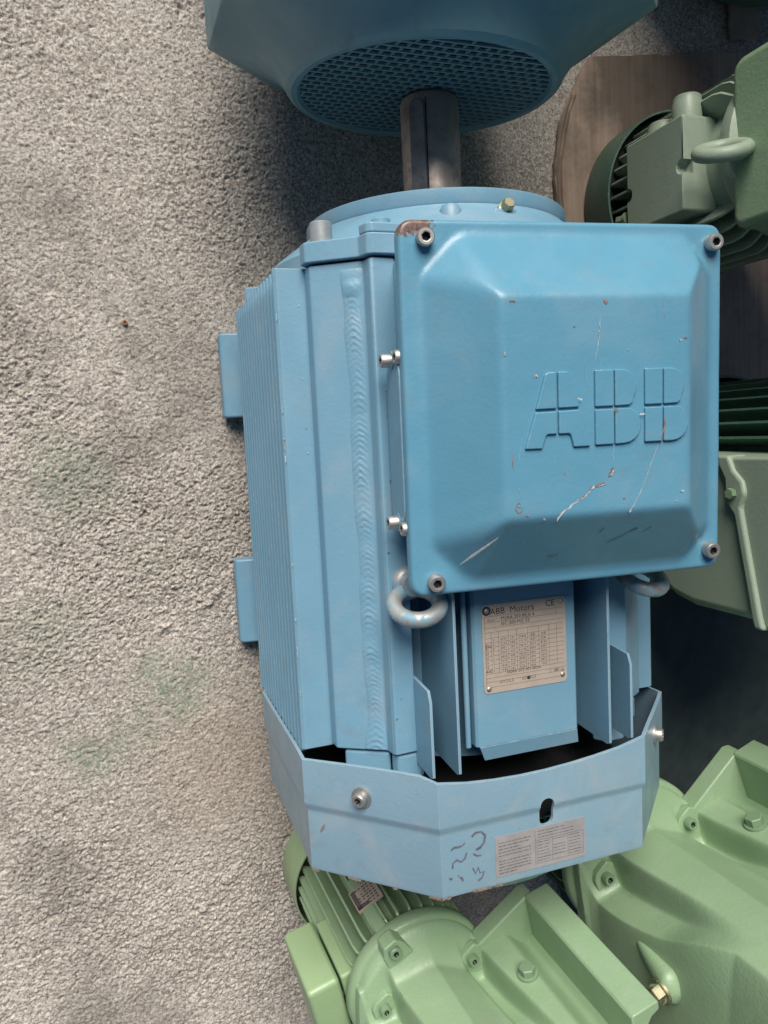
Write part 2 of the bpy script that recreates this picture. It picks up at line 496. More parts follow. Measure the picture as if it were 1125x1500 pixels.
def floor():
    def axis(lo, hi, step, far):
        mid = np.arange(lo, hi, step)
        out, s, p = [], step, hi
        while p < far:
            s = min(s * 1.35, 0.4); p += s; out.append(p)
        left, s, p = [], step, lo
        while p > -far:
            s = min(s * 1.35, 0.4); p -= s; left.append(p)
        return np.array(left[::-1] + list(mid) + out)
    xs = np.concatenate([axis(-0.56, 0.02, 0.00115, 4.0)[:-60], []]) if False else axis(-0.56, 0.06, 0.00115, 4.0)
    ys = axis(-0.76, 0.54, 0.00125, 4.0)
    X, Y = np.meshgrid(xs, ys, indexing='ij')
    wx = X + 0.006 * perlin(X * 75, Y * 75 + 9) + 0.0025 * perlin(X * 190, Y * 190)
    wy = Y + 0.006 * perlin(X * 75 + 40, Y * 75) + 0.0025 * perlin(X * 190 + 31, Y * 190)
    h = np.zeros_like(X)
    h += 0.0035 * perlin(X * 7, Y * 7)
    h += 0.0018 * perlin(X * 26 + 5, Y * 34)
    r0 = perlin(wx * 150, wy * 215)                              # gritty trowelled crust
    r1 = 1 - np.abs(perlin(wx * 175 + 3, wy * 250)) * 2.6
    r2 = 1 - np.abs(perlin(wx * 300 + 17, wy * 360 + 3)) * 2.6
    h += 0.0021 * r0 + 0.0016 * r1 + 0.0014 * r2
    h += 0.0012 * perlin(X * 400, Y * 410) + 0.00035 * rng.normal(0, 1, X.shape)
    pit = perlin(wx * 165 + 77, wy * 200)
    h -= 0.0026 * sstep(0.20, 0.50, pit)
    def ridge(pts, amp, wd):
        for (x0, y0), (x1, y1) in zip(pts[:-1], pts[1:]):
            L2 = (x1 - x0) ** 2 + (y1 - y0) ** 2
            tq = np.clip(((X - x0) * (x1 - x0) + (Y - y0) * (y1 - y0)) / L2, 0, 1)
            d = np.hypot(wx - x0 - tq * (x1 - x0), wy - y0 - tq * (y1 - y0))
            h[...] += amp * np.exp(-(d / wd) ** 2) * sstep(-0.3, 0.3, perlin(X * 30 + 5, Y * 30))
    ridge([(-0.345, -0.245), (-0.29, -0.215), (-0.235, -0.195), (-0.195, -0.150)], 0.0032, 0.0035)     # trowel marks
    ridge([(-0.340, -0.252), (-0.28, -0.226)], -0.0035, 0.0040)
    ridge([(-0.44, -0.42), (-0.36, -0.40), (-0.27, -0.345), (-0.22, -0.33)], 0.0028, 0.004)
    ridge([(-0.42, 0.20), (-0.385, 0.185), (-0.355, 0.16)], -0.0035, 0.006)
    ridge([(-0.30, -0.47), (-0.22, -0.50), (-0.19, -0.56)], 0.0026, 0.004)
    ridge([(-0.46, 0.42), (-0.37, 0.44), (-0.30, 0.41)], 0.0026, 0.004)
    ridge([(-0.25, -0.05), (-0.21, -0.02)], 0.0030, 0.0035)
    ridge([(-0.36, -0.62), (-0.27, -0.59), (-0.21, -0.53)], 0.0026, 0.0035)
    deep = perlin(wx * 48 + 11, wy * 55 + 70)                    # scattered deeper pock marks
    h -= 0.0040 * sstep(0.42, 0.62, deep)
    smooth = sstep(-0.15, 0.35, perlin(X * 4 + 2, Y * 4 + 8))    # some areas rubbed smoother
    h = 0.0022 + (h - 0.0022) * (0.45 + 0.55 * smooth)
    fade = np.exp(-np.maximum(0, np.maximum(np.maximum(-0.56 - X, X - 0.06), np.maximum(-0.76 - Y, Y - 0.54))) / 0.05)
    Z = (h - 0.0062) * fade - 0.002 * (1 - fade)
    ni, nj = X.shape
    me = bpy.data.meshes.new('floor')
    me.vertices.add(ni * nj)
    me.vertices.foreach_set('co', np.stack([X, Y, Z], -1).reshape(-1))
    i, j = np.meshgrid(np.arange(ni - 1), np.arange(nj - 1), indexing='ij')
    q = np.stack([i * nj + j, (i + 1) * nj + j, (i + 1) * nj + j + 1, i * nj + j + 1], -1).reshape(-1)
    nf = (ni - 1) * (nj - 1)
    me.loops.add(nf * 4)
    me.loops.foreach_set('vertex_index', q)
    me.polygons.add(nf)
    me.polygons.foreach_set('loop_start', np.arange(nf) * 4)
    me.polygons.foreach_set('loop_total', np.full(nf, 4))
    me.polygons.foreach_set('use_smooth', np.ones(nf, bool))
    me.update()
    me.validate()
    me.materials.append(M['concrete'])
    o = link_mesh('floor', me)
    o['kind'] = 'structure'
    o['label'] = 'rough beige concrete floor with faint green paint dust'
floor()

# ------------------------------------------------------------------ the main blue motor (axis along Y, shaft towards +Y)
LID = Matrix(((0.9962822, -0.0018579, -0.08612971, 0.02165821), (0.0, 0.99976743, -0.02156599, 0.01754579), (0.08614974, 0.02148581, 0.99605049, 0.4126303), (0, 0, 0, 1)))
ZA = 0.2
motor = thing('electric_motor', 'large light blue electric motor with a square bolted terminal box cover, in the middle', 'motor')

# corner profile (x, z): ledge, chamfer with weld seam, step, upper flat
CORNER = [(-0.094, 0.315), (-0.0990, 0.3445), (-0.1185, 0.3458), (-0.1210, 0.3440), (-0.1228, 0.3328), (-0.1592, 0.3088), (-0.1622, 0.3065), (-0.1632, 0.2935), (-0.150, 0.285), (-0.085, 0.30)]
def mirror(poly, sx=1, sz=1):
    q = [(sx * x, ZA + sz * (z - ZA)) for x, z in poly]
    return q
YB0, YB1 = -0.276, 0.147

mb = MB().lathe([(0.128, -0.300), (0.128, 0.148)], 72, 'y', M4=Matrix.Translation((0, 0, ZA)))
core = mb.build('stator_frame', M['blue'], motor, ang=40)
for sx in (-1, 1):
    MB().prism(mirror(CORNER, -sx), 'y', YB0, YB1).build('corner_rail', M['blue'], motor, bev=0.0018)
    # thick horizontal top fin with a rolled outer edge
    pr = [(-0.150, 0.292), (-0.1875, 0.2925), (-0.1905, 0.2895), (-0.1905, 0.2865), (-0.150, 0.286)]
    MB().prism(mirror(pr, -sx), 'y', YB0 - 0.002, YB1 + 0.001).build('top_fin', M['blue_raw'], motor, bev=0.0008)
    # side wall behind the fins
    MB().prism(mirror([(-0.154, 0.292), (-0.158, 0.285), (-0.158, 0.07), (-0.12, 0.07), (-0.12, 0.292)], -sx), 'y', YB0 + 0.002, YB1 - 0.004).build('side_wall', M['blue'], motor)
    NF = 14
    fm = None
    for k in range(NF):
        z = 0.2715 - k * 0.0153
        if fm is None:
            fm = MB().prism([(-0.156, -0.0022), (-0.1893, -0.0020), (-0.190, -0.0012), (-0.190, 0.0012), (-0.1893, 0.0020), (-0.156, 0.0022)] if sx > 0 else [(0.156, -0.0022), (0.1893, -0.0020), (0.190, -0.0012), (0.190, 0.0012), (0.1893, 0.0020), (0.156, 0.0022)], 'y', -0.2855, YB1).mesh('fin', M['blue_fin'], 30)
        o = link_mesh('fin', fm, motor, Matrix.Translation((0, random.uniform(-.0006, .0006), z)))

# weld bead on the near-left chamfer
def weld():
    a, b = Vector((-0.1592, 0.3088)), Vector((-0.1228, 0.3328))
    d = (b - a).normalized(); nrm = Vector((-d.y, d.x))
    if nrm.y < 0: nrm = -nrm
    L = (b - a).length
    ny, nx = 420, 17
    P = np.zeros((ny, nx, 3))
    pos, ph = [], 0.0
    rr = np.random.RandomState(3)
    ys = np.linspace(YB1 - 0.006, YB0 + 0.002, ny)
    wob = np.cumsum(rr.normal(0, 0.02, ny)); wob -= np.linspace(wob[0], wob[-1], ny)
    step = 0.0052
    warp = np.cumsum(rr.uniform(0.6, 1.4, ny)); warp = (warp - warp[0]) / (warp[-1] - warp[0]) * (ys[0] - ys[-1])
    lump = np.interp(np.arange(ny), np.arange(0, ny, 11), rr.uniform(0.25, 1.7, len(range(0, ny, 11))))
    for i, y in enumerate(ys):
        c = 0.765 * L + 0.0009 * math.sin(y * 47) + 0.0006 * wob[i]
        hw = 0.0084 + 0.0005 * math.sin(y * 91 + 1) + 0.0003 * math.sin(y * 230)
        end0 = YB1 - 0.006 - y
        if end0 < 0.026: hw *= 1.0 + 0.30 * math.sin(PI * min(1, end0 / 0.026) ** 0.5)
        end1 = y - YB0
        if end1 < 0.03: hw *= 1.0 + 0.35 * (1 - end1 / 0.03)
        for j in range(nx):
            s = -1 + 2 * j / (nx - 1)
            prof = 0.0015 * (1 - s * s) ** 0.7
            yy = y + 0.0075 * abs(s) ** 1.4                           # crescents bow towards the end of the run
            f = ((ys[0] - warp[i] + (yy - y)) / step + 0.35 * math.sin(yy * 60)) % 1.0
            rip = 0.00056 * (1 - f) * (1 - s * s)
            crater = 0
            if end0 < 0.024:
                q = end0 / 0.024
                crater = (0.0022 * math.sin(PI * q) - 0.0012 * math.exp(-((q - .35) / .2) ** 2)) * (1 - s * s)
                rip *= 0.1
            hgt = -0.0004 + prof * (0.8 + 0.2 * lump[i]) + rip * lump[i] + crater + 0.00010 * rr.normal() * (1 - s * s)
            p = a + d * (c + hw * s) + nrm * hgt
            P[i, j] = (p.x, y, p.y)
    o = MB().grid(P).build('weld_seam', M['blue'], motor, ang=60)
    o['label'] = 'rippled weld bead running along the chamfer'
weld()

# top cooling plates on either side of the nameplate bracket
def top_fin(x, y0, y1, zt, notch, ang=0.0):
    zb = 0.300
    prof = [(y0, zb), (y0 - 0.004, zt - 0.004), (y0 - 0.002, zt), (y1 - notch, zt), (y1 - notch * 0.4, zt - 0.004), (y1, zb + 0.006), (y1, zb)]
    return MB().prism([(y, z) for y, z in prof], 'x', x - 0.0013, x + 0.0013).build('cooling_plate', M['blue_raw'], motor, bev=0.0005)
top_fin(-0.0985, -0.284, -0.205, 0.380, 0.016)
top_fin(-0.0745, -0.285, -0.112, 0.380, 0.01)
top_fin(0.0752, -0.285, -0.112, 0.380, 0.01)
top_fin(0.0985, -0.284, -0.201, 0.380, 0.016)
# nameplate bracket: folded sheet channel with a flared lip
prof = [(x + 0.0030, z) for x, z in [(-0.0520, 0.336), (-0.0520, 0.3575), (-0.0495, 0.360), (0.0495, 0.360), (0.0520, 0.3575), (0.0520, 0.336), (0.0503, 0.336), (0.0503, 0.3565), (0.0487, 0.3582), (-0.0487, 0.3582), (-0.0503, 0.3565), (-0.0503, 0.336)]]
br = MB().prism(prof, 'y', -0.2765, -0.060)
br.add([(-0.046, -0.2765, 0.3600), (0.0535, -0.2765, 0.3600), (0.0565, -0.291, 0.3565), (-0.040, -0.291, 0.3565), (-0.046, -0.2765, 0.3582), (0.0535, -0.2765, 0.3582), (0.0565, -0.291, 0.3550), (-0.040, -0.291, 0.3550)], [(0, 1, 2, 3), (7, 6, 5, 4), (3, 2, 6, 7), (0, 3, 7, 4), (1, 0, 4, 5), (2, 1, 5, 6)])
bracket = br.build('nameplate_bracket', M['blue'], motor, bev=0.0006)
MB().lathe([(0.0026, 0), (0.0026, 0.14), (0.0018, 0.1415)], 12, 'y', M4=Matrix.Translation((-0.0540, -0.277, 0.353))).build('edge_rod', M['blue'], motor)

# rating plate with its print
NPZ = 0.36065
NX0, NX1, NY0, NY1 = -0.0400, 0.0434, -0.2290, -0.1495
def rrect(x0, x1, y0, y1, r, n=5):
    pts = []
    for cx, cy, a0 in ((x1 - r, y1 - r, 0), (x0 + r, y1 - r, 90), (x0 + r, y0 + r, 180), (x1 - r, y0 + r, 270)):
        for k in range(n + 1):
            a = R(a0 + 90 * k / n)
            pts.append((cx + r * math.cos(a), cy + r * math.sin(a)))
    return pts
plate = MB().prism(rrect(NX0, NX1, NY0, NY1, 0.004), 'z', 0.3600, NPZ).build('rating_plate', M['plate'], motor)
def text(body, x, y, size, mat, parent, z, name='lettering', sx=1.0, bold=0.0, mtx=None, align='LEFT'):
    cu = bpy.data.curves.new(name, 'FONT')
    cu.body = body
    cu.size = size
    cu.offset = bold
    cu.align_x = align
    cu.resolution_u = 2
    o = bpy.data.objects.new(name, cu)
    COL.objects.link(o)
    dg = bpy.context.evaluated_depsgraph_get()
    me = bpy.data.meshes.new_from_object(o.evaluated_get(dg))
    bpy.data.objects.remove(o)
    me.materials.append(M[mat])
    mt = Matrix.Translation((x, y, z)) @ Matrix.Diagonal((sx, 1, 1, 1))
    if mtx is not None: mt = mtx @ mt
    ob = link_mesh(name, me, parent, mt)
    return ob
def np_xy(u, v):                      # u to the right, v downwards, 0..1 over the plate
    return NX0 + u * (NX1 - NX0), NY1 - v * (NY1 - NY0)
TZ = NPZ + 0.00012
def npt(body, u, v, size, mat='ink', **k):
    x, y = np_xy(u, v)
    return text(body, x, y, size, mat, plate, TZ, **k)
npt('ABB  Motors', 0.095, 0.115, 0.0082)
npt('CE', 0.755, 0.100, 0.0080)
npt('Motor', 0.06, 0.185, 0.0028, 'ink_grey')
npt('M2AA 200 MLA 4', 0.22, 0.185, 0.0045)
npt('IEC 200 M/L 55', 0.22, 0.245, 0.0045)
npt('3GAA 202 001-ADA', 0.27, 0.80, 0.0040)
npt('6312/C3', 0.18, 0.90, 0.0040, 'ink_grey')
npt('6210/C3', 0.45, 0.90, 0.0040, 'ink_grey')
npt('180', 0.83, 0.865, 0.0040)
npt('kg', 0.93, 0.865, 0.0034, 'ink_grey')
npt('440', 0.03, 0.765, 0.0040)
npt('690', 0.03, 0.485, 0.0040, 'ink_grey')
g = MB()
def rule(u0, v0, u1, v1, wd=0.00028):
    a, b = np_xy(u0, v0), np_xy(u1, v1)
    g.strip([(a[0], a[1], TZ - 0.00004), (b[0], b[1], TZ - 0.00004)], [wd, wd])
for v in (0.13, 0.195, 0.26, 0.31):
    rule(0.03, v, 0.97, v)
for k in range(9):
    rule(0.03, 0.375 + k * 0.05, 0.97, 0.375 + k * 0.05)
for v in (0.825, 0.87, 0.93):
    rule(0.03, v, 0.97, v)
for u in (0.10, 0.185, 0.30, 0.40, 0.53, 0.665, 0.79, 0.885):
    rule(u, 0.31, u, 0.775)
rule(0.80, 0.825, 0.80, 0.87); rule(0.885, 0.13, 0.885, 0.195)
rule(0.03, 0.14, 0.03, 0.93)
g.build('table_rules', M['ink_grey'], plate)['kind'] = 'stuff'
g = MB()
rr = np.random.RandomState(5)
for k in range(8):                                    # worn, unreadable figures of the table
    for (u, wd) in ((0.035, 0.05), (0.12, 0.03), (0.21, 0.07), (0.325, 0.055), (0.425, 0.085), (0.555, 0.075), (0.69, 0.07)):
        if k in (0, 7) and u < 0.1: continue
        v = 0.40 + k * 0.05
        n = int(wd / 0.017)
        for q in range(n):
            x, y = np_xy(u + q * 0.019, v)
            hh = rr.uniform(0.0014, 0.0023)
            g.strip([(x + 0.0004, y - hh / 2, TZ), (x + 0.0005 + rr.uniform(-.0003, .0003), y + hh / 2, TZ)], [rr.uniform(.0004, .0008), rr.uniform(.0004, .0009)])
g.build('worn_figures', M['ink_grey'], plate)['kind'] = 'stuff'
g = MB()
x, y = np_xy(0.53, 0.885)
g.lathe([(0.0016, TZ), (0.0016, TZ + 0.0001)], 14, M4=Matrix.Translation((x, y, 0)))
x, y = np_xy(0.535, 0.805)
g.build('print_mark', M['ink'], plate)
for (u, v) in ((0.055, 0.065), (0.945, 0.06), (0.055, 0.945), (0.945, 0.915)):
    x, y = np_xy(u, v)
    MB().lathe([(0.0023, 0), (0.0023, 0.0006), (0.0016, 0.0012), (0.0008, 0.0014)], 14, M4=Matrix.Translation((x, y, NPZ))).build('rivet', M['screw'], plate)
# the black emblem beside the maker's name
x, y = np_xy(0.055, 0.065)
MB().lathe([(0.0042, 0), (0.0042, 0.0001)], 20, M4=Matrix.Translation((x, y, NPZ + 0.00008))).build('emblem', M['ink'], plate)

# drive-end shield, ears, flange, shaft
sh = MB()
sh.lathe([(0.165, 0.1475), (0.171, 0.150), (0.171, 0.166), (0.168, 0.1700), (0.136, 0.1935), (0.1315, 0.1965), (0.1305, 0.1985), (0.1315, 0.2005), (0.1315, 0.2110), (0.1300, 0.2122), (0.119, 0.2122), (0.117, 0.2080), (0.060, 0.2060), (0.050, 0.2060)], 96, 'y', cap0=True, cap1=True, M4=Matrix.Translation((0, 0, ZA)))
shield = sh.build('end_shield', M['blue'], motor, ang=35)
EAR = [(-0.06, 0.335), (-0.078, 0.3495), (-0.1190, 0.3495), (-0.1235, 0.3465), (-0.1265, 0.3350), (-0.1440, 0.3235), (-0.1610, 0.3122), (-0.1660, 0.3080), (-0.1670, 0.2960), (-0.160, 0.288), (-0.15, 0.28), (-0.12, 0.26)]
for sx in (-1, 1):
    for sz in (-1, 1):
        if sz > 0:
            e = MB().prism(mirror(EAR, -sx, sz), 'y', 0.1487, 0.166)
            o = e.build('shield_ear', M['blue'], motor, bev=0.0015)
            e = MB().prism(mirror([(-0.065, 0.336), (-0.078, 0.3492), (-0.1188, 0.3492), (-0.1232, 0.3462), (-0.1260, 0.3352), (-0.112, 0.325)], -sx, sz), 'y', 0.1655, 0.1745)
            e.build('ear_pad', M['blue'], motor, bev=0.002)
        else:
            MB().prism(mirror([(-0.10, 0.36), (-0.125, 0.349), (-0.180, 0.300), (-0.186, 0.286), (-0.15, 0.27)], -sx, sz), 'y', 0.150, 0.166).build('shield_ear', M['blue'], motor, bev=0.002)
    bx = -sx * 0.1485
    MB().lathe([(0.0095, 0.1655), (0.0095, 0.1828), (0.0089, 0.1835), (0.0055, 0.1835), (0.0050, 0.178)], 28, 'y', M4=Matrix.Translation((-sx * -0.1490, 0, 0.3035))).build('ear_bolt', M['bolt_dull'], motor)
    MB().lathe([(0.0080, 0.1715), (0.0080, 0.1755), (0.007, 0.1765)], 22, 'y', M4=Matrix.Translation((-sx * -0.107, 0.0025, 0.338))).build('ear_bolt', M['blue'], motor)
for (x, r, mt) in ((-0.042, 0.008, 'blue'), (0.008, 0.0075, 'brass')):
    if mt == 'blue':
        MB().lathe([(0.0095, 0), (0.0095, 0.012), (0.007, 0.016), (0.0001, 0.017)], 22, 'y', M4=Matrix.Translation((x, 0.178, 0.334))).build('shield_lug', M['blue'], motor)
    else:
        MB().box(x - 0.013, x + 0.010, 0.183, 0.192, 0.325, 0.343).build('grease_lug', M['blue'], motor, bev=0.003)
        hex_bolt(motor, (x, 0.1915, 0.339), (0.0, 0.45, 0.9), 0.0055, 0.007, 'brass', washer=True, name='grease_nipple')

def rounded_shaft():
    mb = MB()
    mb.lathe([(0.0295, 0.200), (0.0295, 0.3335), (0.0280, 0.3360), (0.0001, 0.3362)], 64, 'y', cap1=False, M4=Matrix.Translation((0, 0, ZA)))
    return mb.build('shaft', M['shaft'], motor, ang=40)
shaft = rounded_shaft()
mk = Matrix.Translation((0, 0, ZA)) @ Matrix.Rotation(R(-46), 4, 'Y')
MB().prism(rrect(-0.0080, 0.0080, 0.212, 0.328, 0.0078, 6), 'z', 0.020, 0.0335, M4=mk).build('key', M['key'], shaft, bev=0.0008)
MB().prism(rrect(0.0080, 0.0087, 0.212, 0.329, 0.0004, 2), 'z', 0.0200, 0.0290, M4=mk).build('keyway_gap', M['hole'], shaft)

# mounting feet
for sx in (-1, 1):
    for (y0, y1) in ((0.031, 0.1305), (-0.2435, -0.140)):
        f = MB().prism([(-sx * -0.204, 0.0015), (-sx * -0.204, 0.021), (-sx * -0.199, 0.024), (-sx * -0.13, 0.035), (-sx * -0.10, 0.075), (-sx * -0.06, 0.075), (-sx * -0.10, 0.0015)], 'y', y0, y1)
        f.build('foot', M['blue'], motor, bev=0.003)

# terminal box body + gland plate
box_m = LID
tb = MB().prism(rrect(-0.128, 0.128, -0.130, 0.130, 0.010), 'z', -0.070, -0.0085)
tbo = tb.build('terminal_box', M['blue'], motor, matrix=LID, ang=40)
gl = MB().prism(rrect(-0.092, 0.046, -0.047, -0.0095, 0.018, 8), 'x', -0.1405, -0.1275)
gl.build('gland_plate', M['blue'], tbo, bev=0.0008)
def gl_screw(y, z): cap_screw(tbo, (-0.1330, y, z), (-1, 0, 0), 0.0058, 0.0085)
for (x, y, z) in ((-0.1415, 0.0425, -0.029), (-0.1345, 0.0440, -0.0125), (-0.1410, -0.0870, -0.029), (-0.1345, -0.0905, -0.0125)):
    MB().lathe([(0.0075, -0.012), (0.0075, 0.0004)], 20, M4=to_dir((x, y, z), (-1, 0, 0.05))).build('bolt_boss', M['blue'], tbo)
    cap_screw(tbo, (x, y, z), (-1, 0, 0.05), 0.0056, 0.0085)
MB().box(-0.133, -0.1275, 0.045, 0.075, -0.034, -0.008).build('gland_ear', M['blue'], tbo, bev=0.002)
MB().box(-0.133, -0.1275, -0.105, -0.078, -0.034, -0.008).build('gland_ear', M['blue'], tbo, bev=0.002)
MB().lathe([(0.085, -0.080), (0.085, -0.070)], 40).build('box_neck', M['blue'], tbo)

# terminal box lid
def lid():
    A, AY = 0.1393, 0.1441
    e = np.array([0, .0006, .0013, .0022, .0034, .005, .008, .012])
    core_ = np.linspace(-A + 0.0145, A - 0.0145, 128)
    xs = np.concatenate([-A + e, core_, (A - e)[::-1]])
    ys = np.concatenate([-AY + e, np.linspace(-AY + 0.0145, AY - 0.0145, 128), (AY - e)[::-1]])
    X, Y = np.meshgrid(xs, ys, indexing='ij')
    rc = 0.0115
    cx, cy = np.sign(X) * (A - rc), np.sign(Y) * (AY - rc)
    dx, dy = X - cx, Y - cy
    cor = (np.abs(X) > A - rc) & (np.abs(Y) > AY - rc)
    # square corner block -> quarter disc
    mx = np.maximum(np.abs(dx), np.abs(dy)); ln = np.maximum(np.hypot(dx, dy), 1e-9)
    X = np.where(cor, cx + dx * mx / ln, X); Y = np.where(cor, cy + dy * mx / ln, Y)
    H = 0.045
    fl = (X + 0.1225); fr = (0.1275 - X) * 0.90; ft = (0.1330 - Y) * 0.88; fb = (Y + 0.1345) * 0.86
    k = 0.0034
    h = smin(smin(smin(fl, fr, k), smin(ft, fb, k), k), H, k)
    for (sx, xl) in ((-1, -0.1225), (1, 0.1275)):
        for sy in (-1, 1):
            c0 = 0.0215 if sx < 0 else 0.0175
            dg = (sx * (xl - X) + (0.1335 - sy * Y)) / math.sqrt(2) - c0
            h = smin(h, dg * (1.02 if sx < 0 else 1.25), 0.006)
    h = smax(h, 0.0, 0.0035)
    # sheet metal is never dead flat
    h += 0.0006 * perlin(X * 14 + 3, Y * 14) + 0.0002 * perlin(X * 60 + 3, Y * 60)
    # rolled plate edge
    db = np.minimum(A - np.abs(X), AY - np.abs(Y))
    db = np.where(cor, rc - mx, db)
    re = 0.0034
    q = np.clip(re - db, 0, re)
    h = h - (re - np.sqrt(np.maximum(re * re - q * q, 0)))
    P = np.stack([X, Y, h], -1)
    mb = MB().grid(P)
    n = len(xs)
    loop = [(i, 0) for i in range(n)] + [(n - 1, j) for j in range(1, n)] + [(i, n - 1) for i in range(n - 2, -1, -1)] + [(0, j) for j in range(n - 2, 0, -1)]
    top = [tuple(map(float, P[i][j])) for i, j in loop]
    bot = [(x, y, -0.0105) for x, y, z in top]
    inn = [(x * 0.965, y * 0.965, -0.0105) for x, y, z in top]
    mb.rings([top, bot, inn], cap1=True)
    bm = bmesh.new()
    me = bpy.data.meshes.new('terminal_box_lid')
    me.from_pydata(mb.v, [], mb.f)
    bm.from_mesh(me)
    bmesh.ops.remove_doubles(bm, verts=bm.verts, dist=0.00004)
    bmesh.ops.recalc_face_normals(bm, faces=bm.faces)
    bm.to_mesh(me); bm.free()
    me.polygons.foreach_set('use_smooth', [True] * len(me.polygons))
    me.set_sharp_from_angle(angle=R(50))
    me.materials.append(M['blue_lid'])
    return link_mesh('terminal_box_lid', me, motor, LID)
lido = lid()
for (x, y) in ((-0.1190, 0.1300), (0.1285, 0.1285), (0.1280, -0.1275), (-0.1200, -0.1325)):
    cap_screw(lido, (x, y, 0.0005), (-0.10, -0.06, 1), 0.0068, 0.0085, 'screw', random.uniform(0, 1))
# raised emblem: each letter pressed as four quarters
LZ = 0.045
def letter_piece(pts):
    c = Vector((sum(p[0] for p in pts) / len(pts), sum(p[1] for p in pts) / len(pts)))
    q = []
    for p in pts:
        d = Vector(p) - c
        q.append(tuple(c + d * (1 - 0.0001 / max(d.length, 0.002))))
    MB().prism(q, 'z', LZ - 0.002, LZ + 0.0024).build('letter_piece', M['blue_lid'], lido, bev=0.0010, seg=3)
def arc(cx, cy, rx, ry, a0, a1, n=8):
    return [(cx + rx * math.cos(R(a0 + (a1 - a0) * k / n)), cy + ry * math.sin(R(a0 + (a1 - a0) * k / n))) for k in range(n + 1)]
# A
letter_piece([(-0.0360, -0.0012), (-0.0360, 0.0257), (-0.0425, 0.0256), (-0.0450, 0.0240), (-0.0528, -0.0014)])
letter_piece([(-0.0347, -0.0010), (-0.0176, -0.0008), (-0.0243, 0.0235), (-0.0268, 0.0258), (-0.0347, 0.0258)])
letter_piece([(-0.0360, -0.0030), (-0.0532, -0.0032), (-0.0620, -0.0300), (-0.0482, -0.0303), (-0.0452, -0.0213), (-0.0436, -0.0199), (-0.0360, -0.0199)])
letter_piece([(-0.0347, -0.0028), (-0.0347, -0.0199), (-0.0264, -0.0200), (-0.0249, -0.0214), (-0.0226, -0.0302), (-0.0088, -0.0302), (-0.0172, -0.0026)])
for (x0, xm, x1, xl, yt, yb) in ((-0.0047, 0.0113, 0.0338, 0.0300, 0.0262, -0.0298), (0.0371, 0.0528, 0.0750, 0.0712, 0.0262, -0.0295)):
    letter_piece([(x0, -0.0012), (xm - 0.0004, -0.0012), (xm - 0.0004, yt), (x0, yt)])
    letter_piece([(x0, -0.0030), (x0, yb), (xm - 0.0004, yb), (xm - 0.0004, -0.0030)])
    letter_piece([(xm + 0.0004, -0.0012), (xl - 0.006, -0.0010), (xl - 0.003, 0.0015)] + arc(xl - 0.0125, 0.0132, 0.0125, 0.0130, -35, 90) + [(xm + 0.0004, yt)])
    letter_piece([(xm + 0.0004, -0.0030), (xm + 0.0004, yb)] + arc(x1 - 0.0145, -0.0158, 0.0145, 0.0138, -90, 62) + [(x1 - 0.0090, -0.0028)])
# scratches and chips, thin flakes lying on the paint
SZ = LZ + 0.00045
def scratch(pts, wd, mat='scratch', z=SZ, jit=0.0006, n=5):
    P, W = [], []
    for a, b in zip(pts[:-1], pts[1:]):
        for k in range(n):
            f = k / n
            P.append((a[0] + (b[0] - a[0]) * f + random.uniform(-jit, jit), a[1] + (b[1] - a[1]) * f + random.uniform(-jit, jit), z))
            W.append(wd * random.uniform(0.35, 1.3))
    P.append((*pts[-1], z)); W.append(wd * 0.2); W[0] = wd * 0.25
    MB().strip(P, W).build('scratch', M[mat], lido)
main = [(-0.0369, -0.0848), (-0.0297, -0.077), (-0.0206, -0.0721), (-0.0129, -0.0671), (-0.0052, -0.0607), (0.0048, -0.0593)]
scratch(main, 0.0016)
scratch([(-0.0206, -0.0716), (-0.0129, -0.0667), (-0.0062, -0.0605)], 0.0011, 'scratch_rust', SZ + 0.00008)
scratch([(-0.0052, -0.0600), (0.0040, -0.0588)], 0.0018, 'scratch_rust', SZ + 0.00008)
scratch([(0.0071, -0.0546), (0.0095, -0.0505), (0.0108, -0.0472)], 0.0026, 'scratch_rust')
scratch([(0.0086, -0.0540), (0.0110, -0.0495)], 0.0012, 'scratch', SZ + 0.00008)
scratch([(0.024, -0.0838), (0.0335, -0.0689), (0.0431, -0.047), (0.0491, -0.0319)], 0.0007, jit=0.0003)
scratch([(0.0245, -0.083), (0.027, -0.079)], 0.0016, 'scratch')
scratch([(0.0503, -0.0291), (0.053, -0.0209), (0.0545, -0.0112)], 0.0013, 'scratch_rust', LZ + 0.0026)
scratch([(0.0107, -0.0312), (0.0105, -0.042)], 0.0004)
scratch([(0.0058, 0.0773), (0.0055, 0.074)], 0.003, 'scratch_rust')
scratch([(0.001, 0.0659), (0.0004, 0.0545), (-0.001, 0.0453), (-0.0041, 0.0315)], 0.0005, jit=0.0003)
scratch([(0.0005, 0.056), (-0.0002, 0.0515)], 0.0014, 'scratch')
scratch([(-0.0705, 0.0768), (-0.0660, 0.0764)], 0.0012, 'scratch_rust')
scratch([(-0.0754, 0.0408), (-0.0748, 0.038)], 0.0022, 'scratch')
scratch([(-0.0525, 0.0243), (-0.0508, 0.0222)], 0.0024, 'scratch')
scratch([(-0.0519, 0.0236), (-0.0509, 0.0228)], 0.0014, 'scratch_rust', SZ + 0.0001)
scratch([(-0.0197, 0.0054), (-0.0160, 0.0042)], 0.0018, 'scratch', LZ + 0.0026)
scratch([(0.0105, -0.004), (0.0140, -0.0052)], 0.0022, 'scratch_rust', LZ + 0.0026)
scratch([(0.0320, -0.0080), (0.0372, -0.0085)], 0.0018, 'scratch', LZ + 0.0026)
